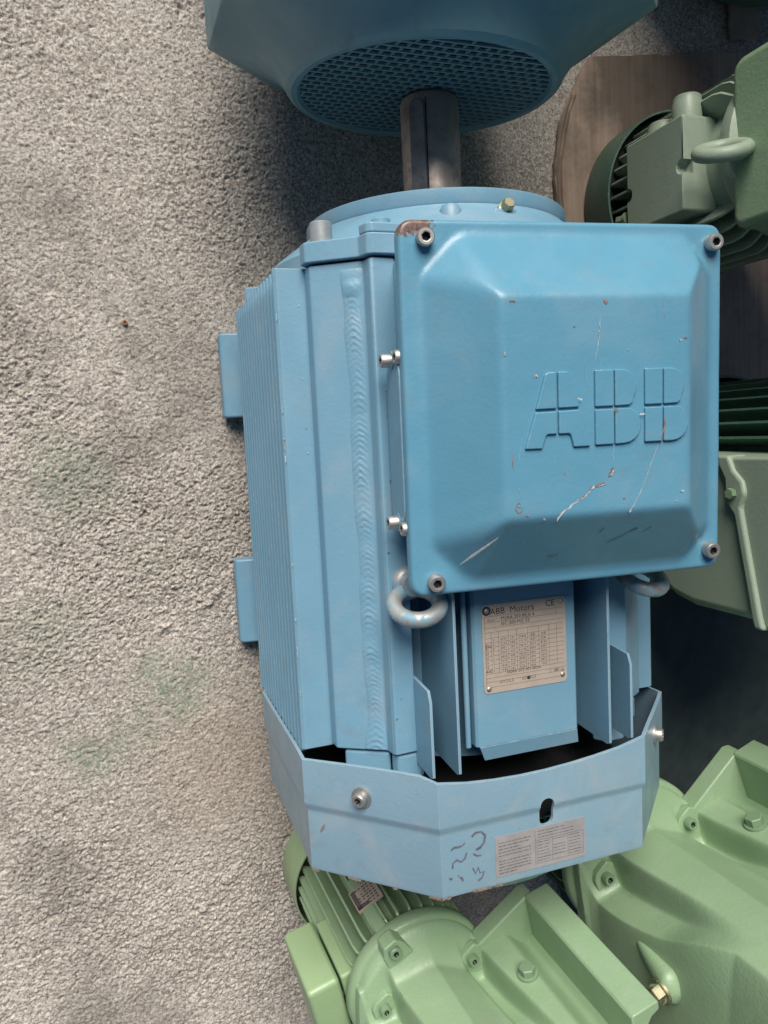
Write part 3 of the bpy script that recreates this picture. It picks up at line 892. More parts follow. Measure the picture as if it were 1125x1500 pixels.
for (x, y, s, mt) in ((-0.0609, -0.0795, .0012, 'scratch_rust'), (0.0655, -0.077, .001, 'scratch'), (0.071, -0.07, .0013, 'scratch'), (-0.0470, -0.083, .0009, 'scratch'), (0.02, -0.072, .0006, 'scratch_rust'), (0.069, 0.046, .0012, 'scratch'), (0.024, 0.040, .0007, 'scratch'), (-0.02, 0.058, .0006, 'scratch_rust'), (0.0735, 0.048, .0012, 'scratch_rust'), (-0.03, -0.05, .0006, 'scratch_rust')):
    scratch([(x - s, y), (x + s, y + s * 0.6)], s * 1.4, mt)
P = arc(-0.0673, -0.0729, 0.0028, 0.0036, 60, 360, 10)
scratch(P, 0.0010, 'scratch_rust', n=1, jit=0.0002)
scratch([(-0.0692, -0.0720), (-0.0655, -0.0722)], 0.0008, 'scratch_rust')
scratch([(-0.0715, -0.0330), (-0.0712, -0.0450)], 0.0007, 'scratch_rust')
for k in range(12):                       # hairlines
    x, y, a, l = random.uniform(-.07, .07), random.uniform(-.075, .075), random.uniform(1.0, 1.9), random.uniform(.006, .02)
    scratch([(x, y), (x + l * math.cos(a), y + l * math.sin(a))], 0.00025, 'hairline', jit=0.0001)

def slope_mark(p, q, wd, mat):
    P, W = [], []
    for k in range(7):
        f = k / 6
        x, y = p[0] + (q[0] - p[0]) * f + random.uniform(-.0004, .0004), p[1] + (q[1] - p[1]) * f + random.uniform(-.0004, .0004)
        P.append((x, y, (y + 0.1345) * 0.86 + 0.0007)); W.append(wd * random.uniform(.3, 1.2))
    MB().strip(P, W, Vector((0, -0.68, 0.73))).build('scratch', M[mat], lido)
M['scuff'] = flat('dark_scuff', (0.075, 0.12, 0.14), 0.6, 0, 0.3, 200)
for p_, q_, wd_, mt_ in (((0.0169, -0.1099), (0.0400, -0.0980), .0012, 'scuff'), ((0.006, -0.0990), (0.009, -0.095), .0010, 'scuff'), ((-0.03, -0.118), (-0.022, -0.1175), .0014, 'scratch_rust'), ((0.045, -0.102), (0.052, -0.098), .0008, 'scuff')):
    slope_mark(p_, q_, wd_, mt_)
MB().strip([(-0.1045, -0.1175, 0.0155), (-0.0960, -0.1095, 0.0230), (-0.0870, -0.1010, 0.0315), (-0.0810, -0.0950, 0.0375)], [.0006, .0022, .0016, .0005], Vector((-0.45, -0.45, 0.77))).build('scratch', M['scratch'], lido)
# lifting eyes beside the terminal box
for (x, y, z, nx_) in ((-0.1030, -0.1385, 0.3700, -0.12), (0.1200, -0.1400, 0.3690, 0.10)):
    e = MB().torus(0.0190, 0.0068, 56, 18, to_dir((x, y, z), (nx_, 0.87, 0.47)))
    e.lathe([(0.0095, 0.335), (0.0095, 0.361)], 20, 'z', M4=Matrix.Translation((x * 0.985, y + 0.014, 0)))
    e.lathe([(0.0145, 0.343), (0.0145, 0.3490), (0.010, 0.3520)], 24, 'z', M4=Matrix.Translation((x * 0.985, y + 0.014, 0)))
    e.build('lifting_eye', M['eye'], motor, ang=60)

# non-drive end ring inside the cowl, with ears
MB().lathe([(0.05, -0.312), (0.098, -0.310), (0.103, -0.306), (0.103, -0.300)], 72, 'y', M4=Matrix.Translation((0, 0, ZA))).build('rear_end_shield', M['blue'], motor)
for sx in (-1, 1):
    MB().prism(mirror([(-0.088, 0.330), (-0.0960, 0.3425), (-0.1170, 0.3430), (-0.1200, 0.334), (-0.11, 0.315)], -sx), 'y', -0.305, -0.2775).build('shield_ear', M['blue'], motor, bev=0.003)
    MB().prism(mirror([(-0.1205, 0.3320), (-0.1400, 0.3190), (-0.1560, 0.3080), (-0.145, 0.29), (-0.11, 0.31)], -sx), 'y', -0.300, -0.2775).build('shield_ear', M['blue'], motor, bev=0.003)

# fan cowl: folded octagonal sheet with a pressed round end
OCT_H, OCT_A = 0.1938, 0.1016
def ring_oct(h, a, y, t=0.0, rc=0.12, per=8, dz=0.0, wav=0.0):
    """octagon blended towards a circle by t"""
    cs = [(-a, h), (a, h), (h, a), (h, -a), (a, -h), (-a, -h), (-h, -a), (-h, a)]
    out = []
    for i in range(8):
        p, q = cs[i], cs[(i + 1) % 8]
        for k in range(per):
            f = k / per
            x, z = p[0] + (q[0] - p[0]) * f, p[1] + (q[1] - p[1]) * f
            l = math.hypot(x, z)
            X, Z = x * (1 - t) + rc * x / l * t, z * (1 - t) + rc * z / l * t
            out.append((X, y + wav * (math.sin(i * 1.7 + f * PI) if i else -7.5 * math.sin(PI * f) ** 0.8 * (1 - 0.25 * f) - 2.2 * (1 - f)), Z + dz))
    return out
def cowl(parent, mat, dz, y_rim, y_fold, y_low, h0=OCT_H, h1=0.1905, name='fan_cowl', per=8, rim_wave=0.0014, dome=1.0):
    D = lambda q: y_low - q * dome
    k = OCT_A / OCT_H
    rr_ = [ring_oct(h0 - 0.0020, (h0 - 0.002) * k, y_rim + 0.0005, dz=dz, per=per, wav=rim_wave),
           ring_oct(h0, h0 * k, y_rim, dz=dz, per=per, wav=rim_wave),
           ring_oct(h0, h0 * k, y_fold + 0.004, dz=dz, per=per),
           ring_oct(h0 - 0.0004, (h0 - 0.0004) * k, y_fold + 0.0012, dz=dz, per=per),
           ring_oct(h0 - 0.0026, (h0 - 0.0026) * k, y_fold - 0.0022, dz=dz, per=per),
           ring_oct(h0 - 0.0030, (h0 - 0.003) * k, y_fold - 0.006, dz=dz, per=per),
           ring_oct(h1, h1 * k, y_low + 0.004, dz=dz, per=per),
           ring_oct(h1 - 0.0008, (h1 - 0.0008) * k, y_low + 0.0014, dz=dz, per=per),
           ring_oct(h1 - 0.0030, (h1 - 0.003) * k, y_low, dz=dz, per=per),
           ring_oct(h1 - 0.008, (h1 - 0.008) * k, y_low - 0.001, 0.02, 0.17, dz=dz, per=per),
           ring_oct(h1 - 0.014, (h1 - 0.014) * k, y_low - 0.006, 0.18, 0.165, dz=dz, per=per),
           ring_oct(h1 - 0.022, (h1 - 0.022) * k, D(0.018), 0.55, 0.155, dz=dz, per=per),
           ring_oct(h1 - 0.03, (h1 - 0.03) * k, D(0.032), 0.88, 0.147, dz=dz, per=per),
           ring_oct(h1 - 0.03, (h1 - 0.03) * k, D(0.046), 1.0, 0.140, dz=dz, per=per),
           ring_oct(h1 - 0.03, (h1 - 0.03) * k, D(0.055), 1.0, 0.1355, dz=dz, per=per),
           ring_oct(h1 - 0.03, (h1 - 0.03) * k, D(0.0585), 1.0, 0.1310, dz=dz, per=per),
           ring_oct(h1 - 0.03, (h1 - 0.03) * k, D(0.0585), 1.0, 0.1255, dz=dz, per=per),
           ring_oct(h1 - 0.03, (h1 - 0.03) * k, D(0.0560), 1.0, 0.1225, dz=dz, per=per),
           ring_oct(h1 - 0.03, (h1 - 0.03) * k, D(0.0480), 1.0, 0.1215, dz=dz, per=per)]
    # inner skin, so that the sheet has thickness
    th = 0.0022
    rr_ = rr_ + [ring_oct(h1 - 0.034, (h1 - 0.034) * k, D(0.035), 0.88, 0.142, dz=dz, per=per),
                 ring_oct(h1 - 0.012, (h1 - 0.012) * k, y_low + 0.003, dz=dz, per=per),
                 ring_oct(h1 - 0.006, (h1 - 0.006) * k, y_low + 0.006, dz=dz, per=per),
                 ring_oct(h0 - 0.0062, (h0 - 0.0062) * k, y_fold - 0.006, dz=dz, per=per),
                 ring_oct(h0 - 0.0032, (h0 - 0.0032) * k, y_fold + 0.004, dz=dz, per=per),
                 ring_oct(h0 - 0.0030, (h0 - 0.003) * k, y_rim + 0.0003, dz=dz, per=per, wav=rim_wave)]
    rr_.append(rr_[0])
    mb = MB().rings(rr_)
    o = mb.build(name, mat, parent, ang=24)
    bm = bmesh.new(); bm.from_mesh(o.data)
    bmesh.ops.remove_doubles(bm, verts=bm.verts, dist=1e-6)
    bmesh.ops.recalc_face_normals(bm, faces=bm.faces)
    bm.to_mesh(o.data); bm.free()
    o.data.polygons.foreach_set('use_smooth', [True] * len(o.data.polygons))
    o.data.set_sharp_from_angle(angle=R(24))
    return o
cow = cowl(motor, M['blue_sheet'], ZA, -0.2815, -0.3262, -0.3885, dome=0.72)
# obround cable slot through the top sheet
slot = MB().prism([(0.0002 + x, -0.3305 + y) for x, y in rrect(-0.0068, 0.0068, -0.0130, 0.0130, 0.0066, 6)], 'z', 0.37, 0.42)
boolean_cut(cow, slot)
def grille(parent, y, dz, r, pitch=0.0110, row=0.0102, name='grille', mat='blue_far'):
    mb = MB()
    n = int(r / row) + 1
    th = 0.0010
    for i in range(-n, n + 1):
        z = i * row
        if abs(z) >= r: continue
        hw = math.sqrt(r * r - z * z)
        mb.box(-hw, hw, y - th, y + th, z - 0.0013, z + 0.0013)
        z2 = min(r, z + row)
        k0 = int(r / pitch) + 2
        for j in range(-k0, k0 + 1):
            x = j * pitch + i * pitch * 0.36 % pitch
            if x * x + max(abs(z), abs(z + row)) ** 2 > r * r: continue
            mb.add([(x - 0.0009, y - th * .9, z + 0.002), (x + 0.0009, y - th * .9, z + 0.002), (x + 0.0024, y - th * .9, z + row - 0.002), (x + 0.0006, y - th * .9, z + row - 0.002),
                    (x - 0.0009, y + th * .9, z + 0.002), (x + 0.0009, y + th * .9, z + 0.002), (x + 0.0024, y + th * .9, z + row - 0.002), (x + 0.0006, y + th * .9, z + row - 0.002)],
                   [(0, 1, 2, 3), (7, 6, 5, 4), (0, 3, 7, 4), (1, 5, 6, 2)])
    mb.shift((0, 0, dz))
    return mb.build(name, M[mat], parent)
grille(motor, -0.4250, ZA, 0.1225)
fan = MB().lathe([(0.02, -0.325), (0.060, -0.328), (0.168, -0.345), (0.168, -0.349), (0.02, -0.352)], 56, 'y', M4=Matrix.Translation((0, 0, ZA))).build('fan', M['fan_black'], motor)
fbm = MB().box(0.055, 0.165, -0.385, -0.349, -0.0015, 0.0015).mesh('blade', M['fan_black'])
for a in range(0, 360, 30):
    link_mesh('blade', fbm, fan, Matrix.Translation((0, 0, ZA)) @ Matrix.Rotation(R(a), 4, 'Y'))
# cowl screws, sticker and hand-written marks
cn = Vector((-1, 0, 1)).normalized()
def on_chamfer(s, y, out=0.0):               # s runs along the chamfer from the top corner
    p = Vector((-OCT_A, 0, ZA + OCT_H)) + (Vector((-OCT_H, 0, ZA + OCT_A)) - Vector((-OCT_A, 0, ZA + OCT_H))) * s
    return (p.x + cn.x * out, y, p.z + cn.z * out)
cap_screw(cow, on_chamfer(0.545, -0.3075, 0.0008), (-0.7, -0.08, 0.7), 0.0062, 0.0075, 'screw', 0.4, washer=True)
p = on_chamfer(0.5, -0.303, 0.0008)
cap_screw(cow, (-p[0], p[1], p[2]), (0.7, 0, 0.7), 0.0062, 0.0075, 'screw', 0.1, washer=True)
ST0, ST1, SY0, SY1 = -0.0500, 0.0385, -0.3800, -0.3435
def low_z(y): # lower band of the top facet leans in a little
    f = (y + 0.3322) / (-0.3845 + 0.3322)
    return ZA + (OCT_H - 0.003) + f * (0.1905 - OCT_H + 0.003)
st = MB()
st.add([(ST0, SY0, low_z(SY0) + .0004), (ST1, SY0, low_z(SY0) + .0004), (ST1, SY1, low_z(SY1) + .0004), (ST0, SY1, low_z(SY1) + .0004), (ST0, SY0, low_z(SY0)), (ST1, SY0, low_z(SY0)), (ST1, SY1, low_z(SY1)), (ST0, SY1, low_z(SY1))],
       [(0, 1, 2, 3), (0, 4, 5, 1), (1, 5, 6, 2), (2, 6, 7, 3), (3, 7, 4, 0)])
sticker = st.build('sticker', M['sticker'], cow)
g = MB()
rr = np.random.RandomState(9)
def sline(x0, x1, y, wd=0.0004):
    x = x0
    while x < x1 - 0.001:
        l = rr.uniform(0.0012, 0.0055)
        xe = min(x1, x + l)
        g.strip([(x, y, low_z(y) + .00055), (xe, y, low_z(y) + .00055)], [wd * rr.uniform(.7, 1.2)] * 2)
        x = xe + 0.0008
for k in range(5): sline(ST0 + .003, ST0 + (.034 if k not in (2,) else .022), SY1 - .006 - k * .0029, .0010)
for k in range(5): sline(ST0 + .003, ST0 + (.034 if k != 4 else .02), SY1 - .0225 - k * .0027, .0010)
for k in range(3): sline(ST0 + .041, ST1 - (.012 if k else .020), SY1 - .0035 - k * .0028, .0009)
for c in range(3):
    for k in range(7):
        if rr.rand() < .85: sline(ST0 + .041 + c * .0155, ST0 + .041 + c * .0155 + .012, SY1 - .0135 - k * .0028, .0008)
def vline(x, y0, y1): g.strip([(x, y0, low_z(y0) + .00055), (x, y1, low_z(y1) + .00055)], [.0004, .0004])
def hline(x0, x1, y): g.strip([(x0, y, low_z(y) + .00055), (x1, y, low_z(y) + .00055)], [.0004, .0004])
vline(ST0 + .0385, SY0 + .002, SY1 - .002)
for c in range(4): vline(ST0 + .0400 + c * .0155, SY0 + .004, SY1 - .0115)
hline(ST0 + .040, ST0 + .0865, SY1 - .0115); hline(ST0 + .040, ST0 + .0865, SY0 + .004); hline(ST0 + .040, ST0 + .0865, SY0 + .0085)
gg = g.build('small_print', M['ink_pale'], sticker)
gg['kind'] = 'stuff'
def mark(pts, wd=0.0013):
    P = [(x, y, low_z(y) + .0004) for x, y in pts]
    MB().strip(P, [wd * random.uniform(.6, 1.2) for _ in P]).build('marker_stroke', M['marker'], cow)
def px(u, v):                               # strokes: sheet metres from the cowl's near corner
    return (-0.1016 + u, -0.3330 - v)
mark([px(.0300, .0045), px(.034, .0018), px(.039, .0022), px(.0425, .0060), px(.0415, .0120), px(.0375, .0160), px(.0335, .0170)], .0018)
mark([px(.0105, .0125), px(.0135, .0105), px(.0175, .0110), px(.0215, .0105), px(.0235, .0085)], .0016)
mark([px(.0115, .0285), px(.0120, .0240), px(.0155, .0220), px(.0195, .0245), px(.0230, .0225), px(.0250, .0175)], .0016)
mark([px(.0310, .0200), px(.0340, .0225), px(.0385, .0232)], .0013)
mark([px(.0300, .0325), px(.0325, .0380), px(.0350, .0330), px(.0365, .0385), px(.0405, .0380), px(.0385, .0430), px(.0345, .0450)], .0018)
mark([px(.0080, .0370), px(.0110, .0378)], .0016)
mark([px(.0175, .0375), px(.0200, .0395), px(.0205, .0420)], .0018)
mark([px(.0160, .0360), px(.0170, .0365)], .0012)
# rust nibbles along the cowl's lower edge
for (s0, s1) in ((0.02, 0.10), (0.33, 0.36), (0.60, 0.70), (0.93, 0.99)):
    pts = []
    n = 8
    for k in range(n + 1):
        pts.append(Vector(on_chamfer(s0 + (s1 - s0) * k / n, -0.3868 + random.uniform(-.0003, .0003), -0.0026)))
    MB().strip([tuple(q) for q in pts], [random.uniform(.0012, .003) for _ in pts], cn).build('paint_chip', M['scratch_rust'], cow)
for (x0, x1) in ((-0.1005, -0.092), (-0.072, -0.055), (-0.05, -0.044)):
    n = 8
    P = [(x0 + (x1 - x0) * k / n, -0.3868 + random.uniform(-.0004, .0004), ZA + 0.19075) for k in range(n + 1)]
    MB().strip(P, [random.uniform(.001, .0034) for _ in P]).build('paint_chip', M['scratch_rust'], cow)
Q = [on_chamfer(0.86 + 0.02 * k, -0.341 - .004 * k, -0.0022) for k in range(3)]
MB().strip(Q, [.0008, .0022, .0006], cn).build('paint_chip', M['scratch_rust'], cow)

def nick(parent, pts, wd, nrm, mat='scratch_rust'):
    MB().strip(pts, [wd * random.uniform(.4, 1.2) for _ in pts], nrm).build('paint_chip', M[mat], parent)
for k in range(6):                                   # rim of the cowl, near facets
    s0 = random.uniform(0.02, 0.95); l = random.uniform(.008, .04)
    nick(cow, [on_chamfer(s0 + l * q / 3, -0.2826 + random.uniform(-.0003, .0003), 0.0004) for q in range(4)], 0.0007, cn, 'scratch')
for k in range(12):                                   # scuffs across the cowl
    s0, y0, a = random.uniform(.05, .95), random.uniform(-.32, -.288), random.uniform(-.6, .6)
    nick(cow, [on_chamfer(s0 + .012 * q * math.cos(a), y0 - .0016 * q * math.sin(a), 0.0003) for q in range(4)], 0.0005, cn, 'hairline')
for k in range(9):                                   # nicks down the edge of the top fin and the ledges
    y0 = random.uniform(YB0 + .01, YB1 - .02); l = random.uniform(.002, .010)
    nick(motor, [(-0.1895 + random.uniform(-.0003, .0003), y0 + l * q / 3, 0.2928) for q in range(4)], 0.0009, (0, 0, 1), random.choice(['scratch', 'scratch', 'hairline']))
for k in range(10):
    y0 = random.uniform(YB0 + .01, YB1 - .02); d = random.uniform(.0006, .0014); x0 = random.choice([-0.105, -0.113, -0.118, -0.17, -0.18])
    z0 = 0.2929 if x0 < -0.15 else 0.3458 + (x0 + 0.1185) * -0.066 + 0.0004
    nick(motor, [(x0, y0, z0), (x0 + d, y0 + d, z0)], d, (0, 0, 1), random.choice(['scuff', 'scratch', 'scratch_rust']))
# ------------------------------------------------------------------ second blue motor beyond, its fan end facing the first one's shaft
SC = 1.033
far = thing('electric_motor', 'teal blue motor with an octagonal cowl and round mesh fan grille, partly out of frame', 'motor', (-0.0109, 0.3480, 0.012))
far.rotation_euler = (R(3.8), 0, R(-0.4))
ZB = 0.2005
fc = cowl(far, M['blue_far'], ZB, 0.16, 0.116, 0.0605, h0=0.2005, h1=0.1965, rim_wave=0.0)
grille(far, 0.0052, ZB, 0.1225)
MB().lathe([(0.02, 0.06), (0.128, 0.055), (0.128, 0.02), (0.02, 0.016)], 40, 'y', M4=Matrix.Translation((0, 0, ZB))).build('fan', M['fan_black'], far)
MB().lathe([(0.15, 0.12), (0.15, 0.62)], 56, 'y', M4=Matrix.Translation((0, 0, ZB))).build('stator_frame', M['blue_far'], far)
for sx in (-1, 1):
    fm = MB().box(-0.018, 0.018, 0.17, 0.58, -0.0015, 0.0015).mesh('fin', M['blue_far'])
    for k in range(13):
        link_mesh('fin', fm, far, Matrix.Translation((sx * 0.170, 0, 0.08 + k * 0.0165)))
    MB().prism([(sx * 0.205, 0.002), (sx * 0.205, 0.022), (sx * 0.10, 0.08), (sx * 0.06, 0.08), (sx * 0.10, 0.002)], 'y', 0.25, 0.36).build('foot', M['blue_far'], far, bev=0.003)
    MB().prism([(sx * 0.205, 0.002), (sx * 0.205, 0.022), (sx * 0.10, 0.08), (sx * 0.06, 0.08), (sx * 0.10, 0.002)], 'y', 0.43, 0.54).build('foot', M['blue_far'], far, bev=0.003)
MB().prism(rrect(-0.135, 0.135, 0.26, 0.53, 0.012), 'z', 0.34, 0.42).build('terminal_box', M['blue_far'], far, bev=0.004)
# ------------------------------------------------------------------ green gear motors, each standing on its fan cowl, gears uppermost
def frame_empty(T, O, lean, ang):
    """local X along the visible wall, local Y down the shaft, local Z out of the visible wall"""
    a = Vector((lean[0], lean[1], 1)).normalized()
    x = Vector((0, 1, 0)).cross(a).normalized()
    y = a.cross(x)
    w_ = x * math.cos(R(ang)) + y * math.sin(R(ang))
    n_ = w_.cross(-a)
    m4 = Matrix((w_, -a, n_)).transposed().to_4x4()
    m4.translation = Vector(O) - n_ * T['_n0']
    del T['_n0']
    T.matrix_world = m4

def gear_unit(T, mat, k=1.0):
    nu, nw = 170, 230
    us = np.linspace(-0.030, 0.36, nu)
    ss = np.linspace(0, 1, nw)
    P = np.zeros((nu, nw, 3))
    for i, u in enumerate(us):
        uc = max(0.0, u)
        ws = -0.139 + 0.036 * min(1, uc / 0.19) ** 2.0              # corner edge towards the side wall
        w = np.where(ss < 0.30, -0.172 + (ws + 0.172) * (ss / 0.30), ws + (0.092 - ws) * (ss - 0.30) / 0.70)
        flare = 0.10 * max(0.0, u - 0.03) * 0.35
        hump = 0.172 - 0.034 * np.clip((w + 0.045) / 0.050, 0, 1) + 0.006 * np.clip((-0.06 - w) / 0.05, -1, 0) + flare
        c1 = 0.006 + 0.10 * uc + 0.25 * uc * uc
        shelf = 0.150 + flare
        top = hump + (shelf - hump) * sstep(c1 + 0.006, c1 + 0.013, w)
        top = top - 0.028 * sstep(0.052, 0.080, w) + 0.006 * sstep(0.082, 0.092, w)
        if u > -0.011:
            d1 = 0.020 * (1 - sstep(0.03, 0.150, uc))
            g1_ = np.exp(-((w - c1) / 0.0125) ** 8)
            top = top - d1 * g1_
            c2 = -0.104 + 0.06 * uc
            floor2 = 0.128 + 0.034 * sstep(0.0, 0.20, uc)
            f2 = 1 - sstep(c2 - 0.002, c2 + 0.006 + 0.010 * sstep(0, .17, uc), w)
            amt = 1 - sstep(0.10, 0.20, uc)
            top = top * (1 - f2 * amt) + np.minimum(top, floor2) * f2 * amt
        top = top - 0.004 * sstep(-0.016, -0.030, u)
        b_ = float(1 - sstep(-0.026, 0.006, u))
        arc_ = 0.123 + np.sqrt(np.maximum(0, 0.088 ** 2 - (w + 0.061) ** 2))
        top = top * (1 - b_) + np.maximum(top, arc_) * b_
        lip = np.interp(ws, w, top)
        tt = np.clip((ws - w) / (0.172 + ws), 0, 1)
        wall = lip * (1 - tt ** 1.25)
        z = np.where(w < ws, wall, top)
        P[i, :, 0] = w * k; P[i, :, 1] = -u * k; P[i, :, 2] = z * k
    Z = P[:, :, 2]
    for _ in range(1):
        Z[1:-1, 1:-1] = (Z[1:-1, 1:-1] * 4 + Z[:-2, 1:-1] * 0.5 + Z[2:, 1:-1] * 0.5 + Z[1:-1, :-2] + Z[1:-1, 2:]) / 7
    mb = MB().grid(P)
    for row in (0, nu - 1):
        top = [tuple(map(float, p)) for p in P[row]]
        bot = [(p[0], p[1], -0.004) for p in top]
        n = len(top)
        mb.add(top + bot, [(j, j + 1, n + j + 1, n + j) for j in range(n - 1)])
    mb.build('gear_housing', mat, T, ang=48)
    F0, F1 = 0.090, 0.121
    fp = MB().prism([(F0 * k, 0.02 * k), (F0 * k + 0.001, 0.187 * k), (F0 * k + 0.003, 0.190 * k), (F1 * k + 0.003, 0.190 * k), (F1 * k + 0.005, 0.188 * k), (F1 * k + 0.005, 0.179 * k), (F1 * k + 0.003, 0.177 * k), (F1 * k - 0.004, 0.174 * k), (F1 * k - 0.008, 0.168 * k), (F1 * k - 0.008, 0.02 * k)], 'y', -0.196 * k, 0.004 * k)
    fpo = fp.build('foot_plate', mat, T, ang=30)
    cut = MB()
    for u in (0.026, 0.160):
        cut.lathe([(0.0085 * k, 0.06 * k), (0.0085 * k, 0.15 * k)], 26, 'x', M4=Matrix.Translation((0, -u * k, 0.156 * k)))
    boolean_cut(fpo, cut)
    b = fpo.modifiers.new('bevel', 'BEVEL'); b.width = 0.0016; b.segments = 2; b.limit_method = 'ANGLE'; b.angle_limit = R(40); b.harden_normals = True
    MB().prism([(0.010 * k, 0.10 * k), (0.006 * k, 0.150 * k), (0.012 * k, 0.155 * k), (0.094 * k, 0.1885 * k), (0.104 * k, 0.186 * k), (0.104 * k, 0.10 * k)], 'y', 0.002 * k, 0.026 * k).build('web', mat, T, bev=0.0025)
    AXL = Matrix.Translation((-0.061 * k, 0, 0.123 * k))
    MB().lathe([(0.060 * k, 0.024 * k), (0.084 * k, 0.025 * k), (0.0895 * k, 0.026 * k), (0.0925 * k, 0.028 * k), (0.094 * k, 0.031 * k), (0.094 * k, 0.042 * k), (0.088 * k, 0.050 * k), (0.075 * k, 0.056 * k)], 80, 'y', M4=AXL).build('end_shield', mat, T, ang=40)
    hex_bolt(T, (0.046 * k, -0.062 * k, 0.152 * k), (0.02, 0.02, 1), 0.0098 * k, 0.0090 * k, 'screw_green', 0.35, True, 'drain_plug')
    for w_ in (0.003, -0.118):
        cap_screw(T, (w_ * k, 0.004 * k, 0.146 * k), (0.0, -1, 0.12), 0.0068 * k, 0.013 * k, 'screw_green', 0.2)
        MB().prism([((w_ - 0.014) * k, 0.09 * k), ((w_ + 0.015) * k, 0.09 * k), ((w_ + 0.015) * k, 0.157 * k), ((w_ + 0.008) * k, 0.1625 * k), ((w_ - 0.008) * k, 0.156 * k), ((w_ - 0.014) * k, 0.148 * k)], 'y', 0.001 * k, 0.012 * k).build('screw_pad', mat, T, bev=0.002)
    return AXL

def small_motor(T, AXL, k, L, mat, cowl_mat, box=True):
    """finned barrel and fan cowl below the gears; L = distance down to the ground"""
    MB().lathe([(0.064 * k, 0.04 * k), (0.064 * k, L - 0.03)], 56, 'y', M4=AXL).build('stator_frame', mat, T)
    y0, y1 = 0.050 * k, L - 0.058
    fm = MB().prism([(y0 - 0.002, 0.060 * k), (y0 - 0.002, 0.080 * k), (y0 + 0.004, 0.0885 * k), (y0 + 0.012, 0.0905 * k), (y1, 0.0905 * k), (y1 + 0.003, 0.0885 * k), (y1 + 0.003, 0.060 * k)], 'x', -0.0013, 0.0013).mesh('fin', mat, 30)
    for a in range(-165, 180, 11):
        link_mesh('fin', fm, T, AXL @ Matrix.Rotation(R(a), 4, 'Y'))
    yc = L - 0.066
    MB().lathe([(0.0965 * k, yc), (0.0985 * k, yc - 0.0003), (0.0985 * k, L - 0.012), (0.092 * k, L - 0.002), (0.05, L), (0.001, L)], 64, 'y', cap0=False, M4=AXL).build('fan_cowl', cowl_mat, T, ang=40)
    MB().lathe([(0.094 * k, yc + 0.010), (0.094 * k, yc + 0.012)], 48, 'y', M4=AXL).build('fan', M['fan_black'], T)

K1 = 0.83
g1 = thing('gear_motor', 'light green gear motor with a side terminal box, standing below the blue fan cowl', 'gear motor', group='green gear motors')
g1['_n0'] = 0.148 * K1
_a = Vector((.07, -.113, 1)).normalized()
_x = Vector((0, 1, 0)).cross(_a).normalized(); _y = _a.cross(_x)
_w = _x * math.cos(R(13)) + _y * math.sin(R(13)); _n = _w.cross(-_a)
G1C = Vector((-.076, -.565, .2567))
frame_empty(g1, G1C + _w * 0.052 + _a * 0.020 + _n * 0.020, (.07, -.113), 13)
AX1 = gear_unit(g1, M['green'], K1)
small_motor(g1, AX1, K1, 0.268, M['green'], M['green_light'])
# frame of the terminal box and the type plate: shaft centre, Y down from the end shield
BX = AX1 @ Matrix.Translation((0, 0.013, 0))
MB().prism(rrect(0.030, 0.114, -0.072, 0.036, 0.004), 'x', -0.0745, -0.052, M4=BX).build('terminal_box', M['green_light'], g1, bev=0.003)
lb = MB().prism(rrect(0.026, 0.118, -0.076, 0.040, 0.006), 'x', -0.111, -0.0765, M4=BX).build('terminal_box_lid', M['green_light'], g1, bev=0.005, seg=3)
cap_screw(lb, tuple(BX @ Vector((-0.088, 0.0265, -0.052))), (-0.1, -1, 0.0), 0.0045, 0.004, 'screw_green')
cap_screw(lb, tuple(BX @ Vector((-0.064, 0.0305, -0.030))), (0.1, -1, 0.0), 0.0035, 0.004, 'screw_green')
MB().lathe([(0.014, 0.0), (0.014, 0.012), (0.011, 0.016), (0.0001, 0.0165)], 28, 'z', cap1=False, M4=BX @ Matrix.Translation((-0.066, 0.030, -0.062)) @ Matrix.Rotation(R(90), 4, 'X')).build('blanking_plug', M['green_light'], g1)
NPm = BX @ Matrix.Rotation(R(-14), 4, 'Y') @ Matrix.Translation((0, 0, 0.0768))
MB().prism(rrect(-0.0155, 0.0155, 0.058, 0.090, 0.001, 2), 'z', -0.002, 0.0006, M4=NPm).build('type_plate', M['plate'], g1)
g = MB()
rr = np.random.RandomState(2)
for r_ in range(7):
    for c_ in range(6):
        if rr.rand() < 0.8:
            x = -0.0135 + c_ * 0.0045; y = 0.060 + r_ * 0.0042
            g.box(x, x + rr.uniform(.0018, .0038), y, y + 0.0018, 0.0006, 0.0008, NPm)
g.box(-0.0142, 0.0, 0.0600, 0.0650, 0.0008, 0.0010, NPm)
g.box(-0.0142, -0.009, 0.060, 0.088, 0.0008, 0.0010, NPm)
o = g.build('plate_print', M['ink_grey'], g1); o['kind'] = 'stuff'
PBm = BX @ Matrix.Rotation(R(-17), 4, 'Y')
MB().prism([(-0.015, 0.055), (0.015, 0.055), (0.012, 0.074), (0.007, 0.0825), (-0.007, 0.0825), (-0.012, 0.074)], 'y', -0.006, 0.012, M4=PBm).build('shield_boss', M['green'], g1, bev=0.002)
cap_screw(g1, tuple(PBm @ Vector((0, -0.0065, 0.0735))), (0, -1, 0.1), 0.0062, 0.006, 'screw_green')
MB().prism([(-0.0085, 0.05), (0.0085, 0.05), (0.007, 0.0765), (-0.007, 0.0765)], 'y', 0.010, 0.110, M4=PBm).build('cable_rib', M['green'], g1, bev=0.003)
Mt = Matrix.Translation((0.118 * K1, 0.012, 0.118 * K1)) @ Matrix.Rotation(R(70), 4, 'Y') @ Matrix.Rotation(R(20), 4, 'X')
MB().torus(0.0165, 0.0055, 40, 14, Mt).build('lifting_eye', M['green'], g1, ang=60)

